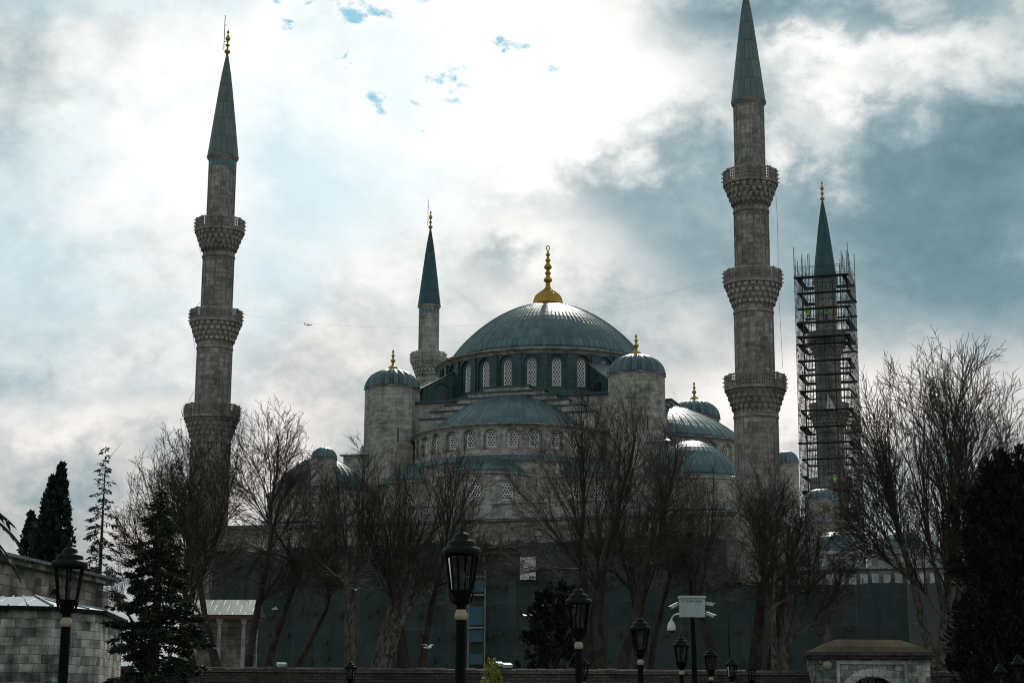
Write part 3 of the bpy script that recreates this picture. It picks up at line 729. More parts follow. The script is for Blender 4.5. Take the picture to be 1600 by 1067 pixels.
    if antenna:
        b = MB(); b.bar((-.35, 0, 63.4), (-.35, 0, 66.9), .05); b.bar((-.35, 0, 64.2), (0, 0, 64.2), .04); b.bar((-.35, 0, 65.9), (-.1, 0, 65.9), .04); b.build('lightning_rod', 'cable', t)
    return t
MA = {'L': (-27.4, 155.8), 'R': (20.1, 140.0), 'F': (-10.7, 216.7), 'S': (37.9, 203.0)}
minaret(*MA['L'], 'leftmost of the minarets, tall grey stone with three pierced balconies and a thin gold finial', antenna=True)
minaret(*MA['R'], 'largest stone minaret with three balconies, its lead spire cut by the top of the photo', tile=False)
minaret(*MA['F'], 'distant pale minaret rising behind the mosque left of the great dome, one balcony showing', 'spireteal', antenna=True, shaft='stone')
minaret(*MA['S'], 'minaret with a dark teal spire, caged in scaffolding, right of the mosque', 'spireteal', boards=True, shaft='stone', rz=MROT)
# hanging cables
def cable(pts, label, r=0.005):
    b = MB(); b.tube(pts, r, 4, caps=False); o = b.build('cable', 'cable'); tag(o, label, 'cable', 'thin cables on the minarets'); return o
pa = at(374, 490, 155.0); pb = at(1131, 433, 139.5)
n = 28; cable([pa.lerp(pb, i / n) - Vector((0, 0, 2.6 * 4 * (i / n) * (1 - i / n))) for i in range(n + 1)], 'thin wire strung across the sky from the leftmost minaret to the largest one')
pa = at(1197, 250, 139); pm = at(1212, 300, 137); pe = at(1222, 575, 137.5)
cable([pa, pm] + [pm.lerp(pe, i / 8) + Vector((.05 * math.sin(i), 0, 0)) for i in range(1, 9)], 'thin cable hanging down the right side of the largest minaret', 0.016)
for (a0, a1, a2, lb) in (((324, 335), (303, 352), (316, 405), 'thin cable looped at the top balcony of the leftmost minaret'), ((313, 472), (296, 492), (305, 545), 'thin cable looped at the middle balcony of the leftmost minaret'), ((303, 612), (287, 642), (292, 690), 'thin cable looped at the lowest balcony of the leftmost minaret')):
    cable([at(*a0, 155), at(*a1, 154), at(*a2, 154.6)], lb, 0.018)

# ------------------------------------------------------------------ scaffolding round the far right minaret
sc = thing('scaffolding', 'tall steel scaffold tower with dark plank decks wrapped round the teal-spired minaret', 'scaffold', (*MA['S'], 0), MROT)
rng = random.Random(5)
HO, HI = 3.2, 2.35
ztops = 54.5; zlow = 12.0
def sq(h, n):
    P = []
    for i in range(n):
        f = -h + 2 * h * i / n
        P += [(f, -h), (h, f), (-f, h), (-h, -f)]
    return P
stds = sq(HO, 7) + sq(HI, 4)
for (x, y) in stds:
    b = MB(); corner = abs(abs(x) - abs(y)) < .7
    b.bar((x, y, zlow), (x, y, ztops + (rng.uniform(1.0, 2.6) if corner else rng.uniform(-1.5, 1.2))), .06); b.build('standard', 'steel', sc)
nl = int((ztops - zlow) / 1.0)
for k in range(nl + 1):
    z = zlow + k * 1.0; b = MB()
    for h in (HO, HI):
        c = [(-h, -h), (h, -h), (h, h), (-h, h)]
        for i in range(4): b.bar((*c[i], z), (*c[(i + 1) % 4], z), .038)
    if k % 2 == 0:
        for i in range(7):
            f = -HO + 2 * HO * i / 6
            for s in (-1, 1): b.bar((f, s * HO, z), (f, s * HI, z), .045); b.bar((s * HO, f, z), (s * HI, f, z), .045)
    b.build('ledger', 'steel', sc)
DK = [zat(p, 203, 1290) for p in (441, 466, 490, 511, 533, 545, 570, 592, 617, 647, 672, 697, 722, 747, 772, 800)]
for i, z in enumerate(DK):
    b = MB()
    e = .15
    for (x0, x1, y0, y1) in ((-HO - e, HO + e, -HO - e, -HI), (-HO - e, HO + e, HI, HO + e), (-HO - e, -HI, -HI, HI), (HI, HO + e, -HI, HI)):
        if rng.random() < .12 and i > 1: continue
        b.box(x0 + rng.uniform(0, .5), x1 - rng.uniform(0, .5), y0, y1, z + rng.uniform(-.06, .06), z + .10)
    b.build('deck', 'deck', sc)
for i in range(10):
    z = zlow + 3.6 * i; b = MB()
    s = 1 if i % 2 else -1
    b.bar((-HO * s, -HO - .05, z), (HO * s, -HO - .05, z + 3.6), .05); b.bar((-HO - .05, -HO * s, z), (-HO - .05, HO * s, z + 3.6), .05)
    b.bar((HO + .05, HO * s, z), (HO + .05, -HO * s, z + 3.6), .05); b.bar((HO * s, HO + .05, z), (-HO * s, HO + .05, z + 3.6), .05)
    b.build('brace', 'steel', sc)
# workers
def person(loc, rz, label, lean=0.0):
    t = bpy.data.meshes.new('person')
    vs = [(0, 0, .92), (0, 0, 1.15), (0, lean * .5, 1.42), (0, lean * .6, 1.52), (0, lean * .7, 1.64), (0, lean * .7, 1.74)]
    ed = [(0, 1), (1, 2), (2, 3), (3, 4), (4, 5)]; rad = [.15, .15, .17, .065, .095, .085]
    for s in (-1, 1):
        i = len(vs); vs += [(s * .10, 0, .86), (s * .12, .03, .48), (s * .13, -.02, .07), (s * .13, .13, .035)]; rad += [.10, .07, .05, .045]
        ed += [(0, i), (i, i + 1), (i + 1, i + 2), (i + 2, i + 3)]
        i = len(vs); vs += [(s * .21, lean * .5, 1.42), (s * .27, .08 + lean * .5, 1.16), (s * .22, .32 + lean * .5, 1.18), (s * .2, .40 + lean * .5, 1.2)]; rad += [.07, .055, .042, .045]
        ed += [(2, i), (i, i + 1), (i + 1, i + 2), (i + 2, i + 3)]
    t.from_pydata(vs, ed, []); t.materials.append(M['cloth'])
    o = link('person', t); tag(o, label, 'person', 'workers on the scaffolding')
    sm = o.modifiers.new('skin', 'SKIN'); o.modifiers.new('sub', 'SUBSURF').levels = 1
    for v, r in zip(t.skin_vertices[0].data, rad): v.radius = (r, r)
    t.skin_vertices[0].data[0].use_root = True
    b = MB(); b.smooth = True
    b.rev([(.19, .86), (.205, 1.0), (.215, 1.2), (.235, 1.36), (.22, 1.45), (.12, 1.52)], 14); v = b.build('vest', 'hivis', o); v.scale = (1.12, .85, 1)
    b = MB(); b.smooth = True; b.rev([(.125, 1.68), (.12, 1.73), (.11, 1.79), (.07, 1.85), (.01, 1.87)], 12); b.build('helmet', 'white', o); 
    b = MB(); b.smooth = True; b.rev([(.05, 1.53), (.085, 1.58), (.1, 1.64), (.1, 1.69)], 12); b.build('head', 'skin', o)
    o.location = loc; o.rotation_euler = (0, 0, rz); return o
def on_scaf(x, y, z):
    c, s = math.cos(MROT), math.sin(MROT); return (MA['S'][0] + x * c - y * s, MA['S'][1] + x * s + y * c, z)
person(on_scaf(.7, -2.8, DK[14] + .1), R(200), 'worker in a bright yellow-green vest low on the scaffold, just above the small ribbed turret')
person(on_scaf(-1.7, -2.75, DK[3] + .1), R(170), 'worker in a yellow-green vest high on the scaffold at the left side of the shaft')
person(on_scaf(.4, -2.75, DK[3] + .1), R(120), 'worker in a yellow-green vest high on the scaffold in front of the shaft')
b = MB(); p0 = Vector(on_scaf(.35, -2.6, DK[9] + .12)); b.tube([p0, p0 + Vector((0, 0, 1.0))], .05, 5); bb = [p0 + Vector(q) for q in ((-.15, -.1, 1.9), (.75, -.15, .05), (-.35, -.12, .05))]
b.face(bb); b.face([v + Vector((0, .06, 0)) for v in reversed(bb)])
tag(b.build('tarpaulin', 'white'), 'white triangle of tarpaulin hung on the scaffold at the middle balcony', 'tarpaulin')

# ------------------------------------------------------------------ netting over the facade
def net(name, x0, x1, y, z0, z1, m, label, holes, seed, topj=.25):
    t = thing(name, label, 'netting', MOS, MROT); rg = random.Random(seed)
    b = MB(); n = int((x1 - x0) / 0.7); rows = []; uvs = []
    zs = [z0 + (z1 - z0) * j / 10 for j in range(11)]
    jt = [rg.uniform(-topj, topj) for _ in range(n + 1)]
    for j, z in enumerate(zs):
        rows.append([(x0 + (x1 - x0) * i / n, y + .10 * math.sin(i * 1.9) + .06 * rg.uniform(-1, 1), z + (jt[i] if j == 10 else 0)) for i in range(n + 1)])
        uvs.append([((x1 - x0) * i / n, z) for i in range(n + 2)])
    b.smooth = True; b.grid(rows, uvs); b.build('net_sheet', m, t)
    b = MB()
    spots = [(x0 + 1 + 1.25 * q + rg.uniform(-.4, .4), 1.6 + 2.05 * k + rg.uniform(-.35, .35)) for q in range(int((x1 - x0 - 2) / 1.25)) for k in range(6)]
    for x, z in rg.sample(spots, min(holes, len(spots))):
        if z > z1 - .8: continue
        w_ = rg.uniform(.12, .27); h = rg.uniform(.2, .5); yy = y - .22
        P = [(x - w_, yy, z + h * .4), (x - w_ * .3, yy, z + h * rg.uniform(.5, 1)), (x + w_, yy, z + h * rg.uniform(0, .5)), (x + w_ * .5, yy - .05, z - h * .6), (x - w_ * .6, yy - .05, z - h * .4)]
        b.face(P); Q = [(p[0], p[1] + .12, p[2]) for p in P]
        for i in range(5): b.face([P[i], P[(i + 1) % 5], Q[(i + 1) % 5], Q[i]])
    if b.v: tag(b.build('tear', 'ink', t), kind='stuff')
    b = MB()
    for i in range(int((x1 - x0) / 2.1) + 1):
        x = x0 + i * 2.1; b.bar((x, y + .45, 0), (x, y + .45, z1 + (.5 if i % 2 else .2)), .07)
    for k in range(1, int(z1 / 2)): b.bar((x0, y + .45, k * 2.05), (x1, y + .45, k * 2.05), .06)
    b.build('frame', 'steel', t)
    return t
net('construction_netting', -20.2, 25.6, -34.4, 0, 15.4, 'net', 'dark green debris netting with torn flaps hung over the scaffolded front of the mosque', 120, 3)
net('construction_netting', 25.7, 39.6, -34.4, 0, 11.5, 'net', 'darker strip of debris netting right of the largest minaret, below the arcade', 34, 4, .07)
net('construction_netting', 39.7, 60.0, -35.2, 0, 11.4, 'netpale', 'paler grey-green netting panel with straight seams at the right behind the bare tree', 6, 8, .07)
tt = thing('construction_hoist', 'blue-panelled hoist shaft let into the green netting behind the lamp post', 'hoist', MOS, MROT)
hx, hy = 4.65, -34.9
M['bluesheet'] = plain('blue_sheet', (0.012, 0.075, 0.10), 0.5)
zh = lambda p: zat(p, 145)
for p0, p1 in ((1038, 1022), (1003, 984), (977, 948), (926, 906)):
    b = MB(); b.box(hx - .62, hx + .62, hy - .06, hy + .04, zh(p0), zh(p1)); b.build('panel', 'bluesheet', tt)
b = MB()
for p0 in (981, 930, 902): b.box(hx - .68, hx + .68, hy - .3, hy + .1, zh(p0) - .07, zh(p0) + .07)
for x in (hx - .72, hx + .72): b.bar((x, hy, 1.5), (x, hy, zh(890)), .09)
b.build('rail', 'board', tt)
b = MB()
for x in (5.2, 6.7): b.bar((x, hy + .1, zh(880)), (x, hy + .1, zh(834)), .13)
for p0 in (857, 866): b.box(3.6, 8.2, hy - .1, hy + .6, zh(p0) - .05, zh(p0) + .05)
b.bar((3.9, hy, zh(836)), (5.2, hy, zh(848)), .09); b.build('timber_frame', 'wood', tt)
# banner
t = thing('banner', 'white rectangular banner with a small red-brown emblem hung on the green netting', 'banner', MOS, MROT)
bx = 9.1; by = -34.95; bz0, bz1 = zat(905, 143), zat(870, 143)
b = MB(); b.box(bx - .68, bx + .68, by, by + .06, bz0, bz1); b.build('sheet', 'white', t)
b = MB(); b.rev([(.02, .0), (.16, .06), (.17, .14), (.05, .24)], 10); o = b.build('emblem', plain('rust_print', (.25, .10, .04), .8), t, (bx - .40, by - .02, bz1 - .42)); o.scale = (1, .35, 1)
b = MB()
for x in (.22, .46): b.box(bx + x - .09, bx + x + .09, by - .02, by - .003, bz0 + .1, bz0 + .28)
for k in range(7): b.box(bx - .55 + k * .085, bx - .49 + k * .085, by - .02, by - .003, bz0 + .13, bz0 + .19)
b.build('print', 'ink', t)

# ------------------------------------------------------------------ trees
def tubes_np(polys, sides):
    groups = {}
    for P, r in polys: groups.setdefault(len(P), []).append((P, r))
    VV, FF, base = [], [], 0
    th = 2 * np.pi * np.arange(sides) / sides
    for n, L in groups.items():
        P = np.array([p for p, _ in L], dtype=float); r = np.array([q for _, q in L], dtype=float)
        t = np.empty_like(P); t[:, 1:-1] = P[:, 2:] - P[:, :-2]; t[:, 0] = P[:, 1] - P[:, 0]; t[:, -1] = P[:, -1] - P[:, -2]
        t /= np.linalg.norm(t, axis=2, keepdims=True) + 1e-9
        ref = np.array([0.83, 0.55, 0.07]); u = np.cross(t, ref); u /= np.linalg.norm(u, axis=2, keepdims=True) + 1e-9; v = np.cross(t, u)
        ring = P[:, :, None, :] + r[:, :, None, None] * (np.cos(th)[None, None, :, None] * u[:, :, None, :] + np.sin(th)[None, None, :, None] * v[:, :, None, :])
        m = len(L); VV.append(ring.reshape(-1, 3))
        idx = base + np.arange(m * n * sides).reshape(m, n, sides)
        a = idx[:, :-1, :]; c = idx[:, 1:, :]
        q = np.stack([a, np.roll(a, -1, 2), np.roll(c, -1, 2), c], axis=-1).reshape(-1, 4)
        FF.append(q); base += m * n * sides
    return np.concatenate(VV), np.concatenate(FF)
def norm(v): return v / (np.linalg.norm(v) + 1e-9)
def bare_tree(label, base, env, seed, stems, trunk_h, r0, n=(7, 9, 8, 5), spread=.55, lean=0.0, bark='bark', twig='twig', group='bare plane trees in front of the mosque', up=.035, tipcut=.0095, hollow=False, buds=0, low=1.42):
    """env = (dx, cz, rx, rz): ellipsoid crown relative to base"""
    rg = np.random.default_rng(seed); t = thing('bare_tree', label, 'tree', (base[0], base[1], 0), 0, group)
    cx, cz, rx, rz = env
    def inside(p):
        q = ((p[0] - cx) / rx) ** 2 + (p[1] / (rx * .85)) ** 2 + ((p[2] - cz) / (rz if p[2] > cz else rz * .6)) ** 2
        return q < 1.0 + rg.normal(0, .07)
    big, mid, fine, fork = [], [], [], []
    ends = []
    def grow(p, d, L, ra, rb, lev, nseg, wob, upw):
        pts = [p.copy()]; k = 0
        for i in range(nseg):
            d = norm(d + rg.normal(0, wob, 3) + np.array([0, 0, upw])); q = p + d * (L / nseg)
            if lev >= 1 and q[2] > 3.5 and len(pts) > 2 and not inside(q):
                if i == 0: q = p + d * (L / nseg) * .5; pts.append(q)
                break
            p = q; pts.append(p.copy())
        m = len(pts); rr = [ra + (rb - ra) * i / max(1, m - 1) for i in range(m)]
        return np.array(pts), rr
    def sprout(P, rr, lev):
        if lev > len(n) - 1: return
        m = len(P); L = np.linalg.norm(np.diff(P, axis=0), axis=1).sum()
        cnt = int(round(n[lev] * (0.75 + .5 * rg.random())))
        for c in range(cnt):
            f = (.28 + .72 * (c + rg.random()) / cnt) * (m - 1); i = min(int(f), m - 2); u = f - i
            p = P[i] * (1 - u) + P[i + 1] * u; d = norm(P[i + 1] - P[i])
            side = norm(np.cross(d, rg.normal(0, 1, 3)))
            ang = rg.uniform(.3, .75) if lev >= 2 else rg.uniform(.22, .6)
            dd = norm(d * math.cos(ang) + side * math.sin(ang))
            r = max(tipcut, min(rr[i] * .62, [.14, .034, .017, .011][lev]))
            LL = [6.5, 4.4, 2.3, 1.1][lev] * rg.uniform(.6, 1.15) * (rz / 10) * (1 - .25 * f / (m - 1))
            seg = [6, 5, 4, 3][lev]
            P2, r2 = grow(p, dd, LL, r, max(tipcut * .75, r * .4), lev + 1, seg, [.06, .07, .085, .11][lev], [up, up, up * .8, up * .5][lev])
            if len(P2) < 2: continue
            (mid if lev == 1 else fine).append((P2, r2)); sprout(P2, r2, lev + 1)
            if lev >= 2 and buds and rg.random() < buds: ends.append(P2[-1])
    for (dx, dy, ang, az, rs, th) in stems:      # trunks
        d = np.array([math.sin(ang) * math.cos(az), math.sin(ang) * math.sin(az), math.cos(ang)])
        P, rr = grow(np.array([dx, dy, -.2]), d, th, r0 * rs, r0 * rs * .42, 0, 7, .07, .03)
        rr[0] *= 1.35; big.append((P, rr))
        fork.append((P, r0 * rs))
    def curve(p, C1, C2, T, m, jit):
        tt = np.linspace(0, 1, m)[:, None]
        P2 = (1 - tt) ** 3 * p + 3 * (1 - tt) ** 2 * tt * C1 + 3 * (1 - tt) * tt ** 2 * C2 + tt ** 3 * T
        return P2 + np.cumsum(rg.normal(0, jit * np.linalg.norm(T - p), (m, 3)), 0) * np.minimum(tt * 3, 1)
    def shell(k, N, f_):
        cph = 1 - (k + .5) / N * low; ph = math.acos(max(-1, cph)); a = k * 2.399963 + rg.uniform(-.3, .3)
        return np.array([cx + rx * math.sin(ph) * math.cos(a) * f_, rx * .85 * math.sin(ph) * math.sin(a) * f_, cz + (rz if ph < PI / 2 else rz * .5) * math.cos(ph) * f_])
    NM = max(7, n[0] // 3); mains = []; used = [0] * len(fork)
    for P, rt in fork:                       # each trunk runs on as a limb of its own
        d = norm(P[-1] - P[-2]); d = norm(d * np.array([1.5, 1.2, 1.0])); T = P[-1]
        for q in range(60):
            T2 = T + d * .3
            if ((T2[0] - cx) / rx) ** 2 + (T2[1] / rx) ** 2 + ((T2[2] - cz) / rz) ** 2 > .85: break
            T = T2
        v = T - P[-1]; L = np.linalg.norm(v)
        if L < 1: T = P[-1] + np.array([0, 0, 1.5]); v = T - P[-1]; L = 1.5
        P2 = curve(P[-1], P[-1] + norm(P[-1] - P[-2]) * L * .3, P[-1] + v * .7 + rg.normal(0, .05 * L, 3), T, 12, .008); r2 = [rt * .42 + (.016 - rt * .42) * (i / 11) ** .7 for i in range(12)]
        big.append((P2, r2)); sprout(P2, r2, 1); mains.append((P2, r2))
    for k in rg.permutation(NM):             # main limbs from the forks
        T = shell(k, NM, rg.uniform(.62, .8))
        fi = min(range(len(fork)), key=lambda i: abs((T - fork[i][0][-1])[0] - (fork[i][0][-1] - fork[i][0][0])[0] * 3) + rg.uniform(0, 2.0) + 1.2 * used[i]); used[fi] += 1; P, rt = fork[fi]
        p = P[-1] if used[fi] < 3 or rg.random() < .4 else P[rg.integers(len(P) - 3, len(P) - 1)]
        v = T - p; P2 = curve(p, p + np.array([v[0] * spread * .34, v[1] * spread * .34, v[2] * .28 + .2]), p + np.array([v[0] * .72, v[1] * .72, v[2] * .60]), T, 12, .006)
        ra = min(rt * .62, .05 + .007 * np.linalg.norm(v)) * rg.uniform(.8, 1.25); r2 = [ra + (.016 - ra) * (i / 11) ** .75 for i in range(12)]
        big.append((P2, r2)); sprout(P2, r2, 1); mains.append((P2, r2))
    for k in range(n[0] * 4):                # long thin limbs fan out from the main ones to the edge of the crown
        T = shell(k, n[0] * 4, rg.uniform(.72, 1.03))
        P, rr = min(mains, key=lambda q: np.linalg.norm(q[0][-1] - T) + rg.uniform(0, 1.5)); i = int(rg.integers(2, 9)); p = P[i]; v = T - p; L = np.linalg.norm(v)
        d = norm(P[i + 1] - P[i]); P2 = curve(p, p + d * L * .33, T - norm(v + np.array([0, 0, .25 * L])) * L * .3, T, 10, .006)
        ra = min(rr[i] * .7, .018 + .005 * L); r2 = [ra + (.010 - ra) * (q / 9) ** .7 for q in range(10)]
        mid.append((P2, r2)); sprout(P2, r2, 2)
    V, F = tubes_np(big, 8); np_mesh('trunk', V, F, bark, t, True)
    V, F = tubes_np(mid, 5); V2, F2 = tubes_np(fine, 3)
    np_mesh('crown', np.concatenate([V, V2]), np.concatenate([F, F2 + len(V)]), twig, t)
    if hollow:
        b = MB(); b.smooth = True
        b.rev([(.55, 0), (.5, 1.2), (.42, 1.9), (.2, 2.3), (.02, 2.45)], 12); o = b.build('hollow', 'ink', t, (hollow, -r0 * 1.02, 0)); o.scale = (1, .35, 1)
    if ends:
        E = np.array(ends); k = len(E); sz = .035
        V = np.repeat(E, 9, 0) + np.repeat(rg.normal(0, .05, (k * 3, 3)), 3, 0) + rg.normal(0, sz, (k * 9, 3))
        tag(np_mesh('seed_head', V, np.arange(k * 9).reshape(-1, 3), twig, t), kind='stuff')
    return t
def base_at(px, Y): p = at(px, 1060, Y); return (p.x, Y)
up_ = lambda px0, px1, Y: (px1 - px0) * Y / FPX
def mktree(label, px, Y, top, left, right, bottom, seed, stems, trunk_h, r0, **k):
    x, y = base_at(px, Y); zt = zat(top, Y); zb = zat(bottom, Y)
    cx = up_(px, (left + right) / 2, Y); rx = up_(left, right, Y) / 2
    cz = zb + .34 * (zt - zb)
    return bare_tree(label, (x, y), (cx, cz, rx, zt - cz), seed, stems, trunk_h, r0, **k)
st1 = lambda h: [(0, 0, .05, 0, 1, h)]
mktree('bare many-stemmed tree fanning up just right of the leftmost minaret', 375, 100, 630, 225, 535, 1015, 11,
       [(-.6, 0, .22, PI, .5, 9.5), (-.2, .2, .07, 2.2, .55, 10.5), (.2, -.1, .05, -.4, .6, 11), (.5, 0, .24, 0, .55, 10), (.8, .2, .48, .2, .5, 8.5)], 5, .55, n=(34, 8, 6, 4), spread=.8, bark='bark', buds=.35, tipcut=.013)
mktree('bare tree leaning left with arching twigs behind the dark cedar', 318, 108, 655, 168, 345, 960, 12,
       [(0, 0, .22, PI, .8, 8.5), (-.5, 0, .42, PI, .6, 8.0)], 5, .5, n=(22, 8, 6, 4), spread=1.0, lean=-.15, buds=.35, tipcut=.013)
mktree('bare plane with a thick mottled forked trunk and dark hollow foot', 572, 96, 690, 455, 685, 985, 13,
       [(0, 0, .03, 0, 1.45, 5.6), (-.1, 0, .30, PI, .95, 8.8), (.2, .1, .13, 0, 1.0, 9.6), (-.2, -.1, .10, PI, .6, 8.8)], 5, .62, n=(22, 8, 6, 4), spread=1.1, bark='barkpatch', hollow=.02)
mktree('bare plane with a single dark trunk between the hollow plane and the big lamp', 638, 99, 672, 545, 790, 985, 14, [(0, 0, .04, 0, 1.1, 7.2), (0, .1, .20, .3, .6, 9), (0, .1, .16, PI, .6, 9)], 4.5, .55, n=(22, 8, 6, 4), spread=1.25)
mktree('largest bare tree, dense with fine branches, before the right half of the great dome', 946, 98, 596, 776, 1115, 980, 15,
       [(0, 0, .03, 0, 1.1, 8.6), (-.1, .1, .13, PI, .7, 9.8), (.1, .1, .12, 0, .6, 10.2)], 5, .72, n=(30, 8, 6, 4), spread=1.35, low=1.5)
mktree('bare tree with a mossy trunk tucked behind the largest bare tree', 1002, 106, 640, 900, 1110, 985, 16, [(0, 0, .06, 2, 1, 9.2), (.1, 0, .12, 0, .6, 10)], 6, .5, n=(22, 8, 6, 4), spread=1.0)
mktree('bare tree of several dark trunks in front of the foot of the largest minaret', 1165, 100, 712, 1040, 1290, 985, 17,
       [(-1.2, 0, .12, PI, .8, 8.2), (-.2, .2, .06, 2, .7, 9.2), (.35, 0, .07, 0, .8, 9.0), (.9, .1, .14, 0.4, .9, 8.4)], 5, .55, n=(26, 8, 6, 4), spread=1.0)
mktree('smaller bare tree with twisted limbs behind the left end of the gate', 1232, 94, 770, 1165, 1345, 985, 18, [(0, 0, .06, PI, 1, 5.6), (0, 0, .35, .2, .7, 7.6), (0, 0, .28, PI, .7, 7.6)], 4, .42, n=(14, 8, 6, 4), spread=1.3, bark='barkpatch')
mktree('tall bare tree with pale limbs and a round fan crown at the right', 1484, 93, 522, 1305, 1665, 960, 19, [(0, 0, .03, PI, 1.1, 6.8), (.2, .2, .08, 0, .75, 9), (-.1, 0, .09, PI, .7, 9), (.1, .1, .04, 0, .7, 10)], 5.5, .60, n=(52, 8, 6, 4), spread=1.35, low=1.5, bark='barkpatch', twig='twigpale', tipcut=.014)
# ---- evergreens
def leaves(name, P, D, size, m, parent, rg, aspect=.35):
    """one small triangle-pair leaf per point, pointing along D"""
    k = len(P); D = D / (np.linalg.norm(D, axis=1, keepdims=True) + 1e-9)
    s = np.cross(D, rg.normal(0, 1, (k, 3))); s /= np.linalg.norm(s, axis=1, keepdims=True) + 1e-9
    L = size * rg.uniform(.6, 1.3, (k, 1)); W = L * aspect
    V = np.stack([P, P + D * L * .45 + s * W, P + D * L, P + D * L * .45 - s * W], 1).reshape(-1, 3)
    return np_mesh(name, V, np.arange(4 * k).reshape(-1, 4), m, parent)
def clump_tree(name, label, x, y, h, r, seed, m, clumps, per, size, cat='tree', flat=.35, skew=0.0):
    """ragged evergreen: feathery upright clumps over an uneven envelope"""
    rg = np.random.default_rng(seed); t = thing(name, label, cat, (x, y, 0))
    b = MB(); b.tube([(0, 0, 0), (.05, 0, h * .5), (skew * .5, 0, h * .8)], [r * .14, r * .09, .03], 8); b.build('trunk', 'bark', t)
    P = []; D = []; L = []
    for k in range(clumps):
        f = rg.uniform(.02, 1); a = rg.uniform(0, 2 * PI); e = (1 - f ** 2.2) ** flat * min(1, .55 + f * 2.5)
        q = r * e * math.sqrt(rg.uniform(.12, 1)) * rg.uniform(.75, 1.18)
        c = np.array([q * math.cos(a) + skew * f, q * math.sin(a), f * h * .93]); s_ = rg.uniform(.16, .34) * (r / 1.6) ** .5; hh = s_ * rg.uniform(1.6, 3.0)
        n_ = int(per * rg.uniform(.6, 1.3)); u = rg.uniform(0, 1, n_); w_ = s_ * (1 - u) ** .6
        o = rg.normal(0, .55, (n_, 2)) * w_[:, None]; tilt = np.array([math.cos(a), math.sin(a)]) * .35
        P.append(np.stack([c[0] + o[:, 0] + tilt[0] * u * hh, c[1] + o[:, 1] + tilt[1] * u * hh, c[2] + u * hh], 1))
        D.append(np.stack([o[:, 0] * 2 + tilt[0], o[:, 1] * 2 + tilt[1], np.full(n_, .9)], 1) + rg.normal(0, .3, (n_, 3)))
        L.append((np.array([[c[0] * .3, c[1] * .3, c[2] * .85], [c[0] * .7, c[1] * .7, c[2] * .95], c]), [.03, .02, .01]))
    V, F = tubes_np(L, 4); np_mesh('branches', V, F, 'bark', t)
    leaves('crown', np.concatenate(P), np.concatenate(D), size, m, t, rg, .3); return t
def column_tree(name, label, x, y, h, r, seed, m, count, size, tips=1, z0=.4, cat='tree', lumps=9, pw=.75):
    rg = np.random.default_rng(seed); t = thing(name, label, cat, (x, y, 0))
    b = MB(); b.tube([(0, 0, 0), (.05, 0, h * .5), (0, 0, h * .9)], [r * .16, r * .10, .03], 8); b.build('trunk', 'bark', t)
    P = []; D = []
    for k in range(tips):
        ox, oy = (0, 0) if k == 0 else rg.uniform(-.6, .6, 2) * r; hh = h if k == 0 else h * rg.uniform(.62, .97); c = count // tips
        z = rg.beta(1.1, 1.25, c) * (hh - z0) + z0; f = (z - z0) / (hh - z0)
        rad = r * (1 - .35 * (tips > 1)) * np.clip(np.minimum((f + .12) * 3.2, 1), 0, 1) * (1 - f ** 2.0) ** pw
        a = rg.uniform(0, 2 * PI, c); lump = 1 + .16 * np.sin(lumps * f * 3 + 3 * a + k) + .12 * np.sin(5 * a - 11 * f + 2 * k) + .10 * np.sin(31 * f + 7 * a) + rg.normal(0, .11, c)
        q = rad * np.sqrt(rg.uniform(.35, 1, c)) * lump
        P.append(np.stack([ox * (1 - f * .6) + q * np.cos(a), oy * (1 - f * .6) + q * np.sin(a), z], 1))
        D.append(np.stack([np.cos(a) * .6, np.sin(a) * .6, np.full(c, 1.0)], 1) + rg.normal(0, .45, (c, 3)))
    leaves('crown', np.concatenate(P), np.concatenate(D), size, m, t, rg); return t
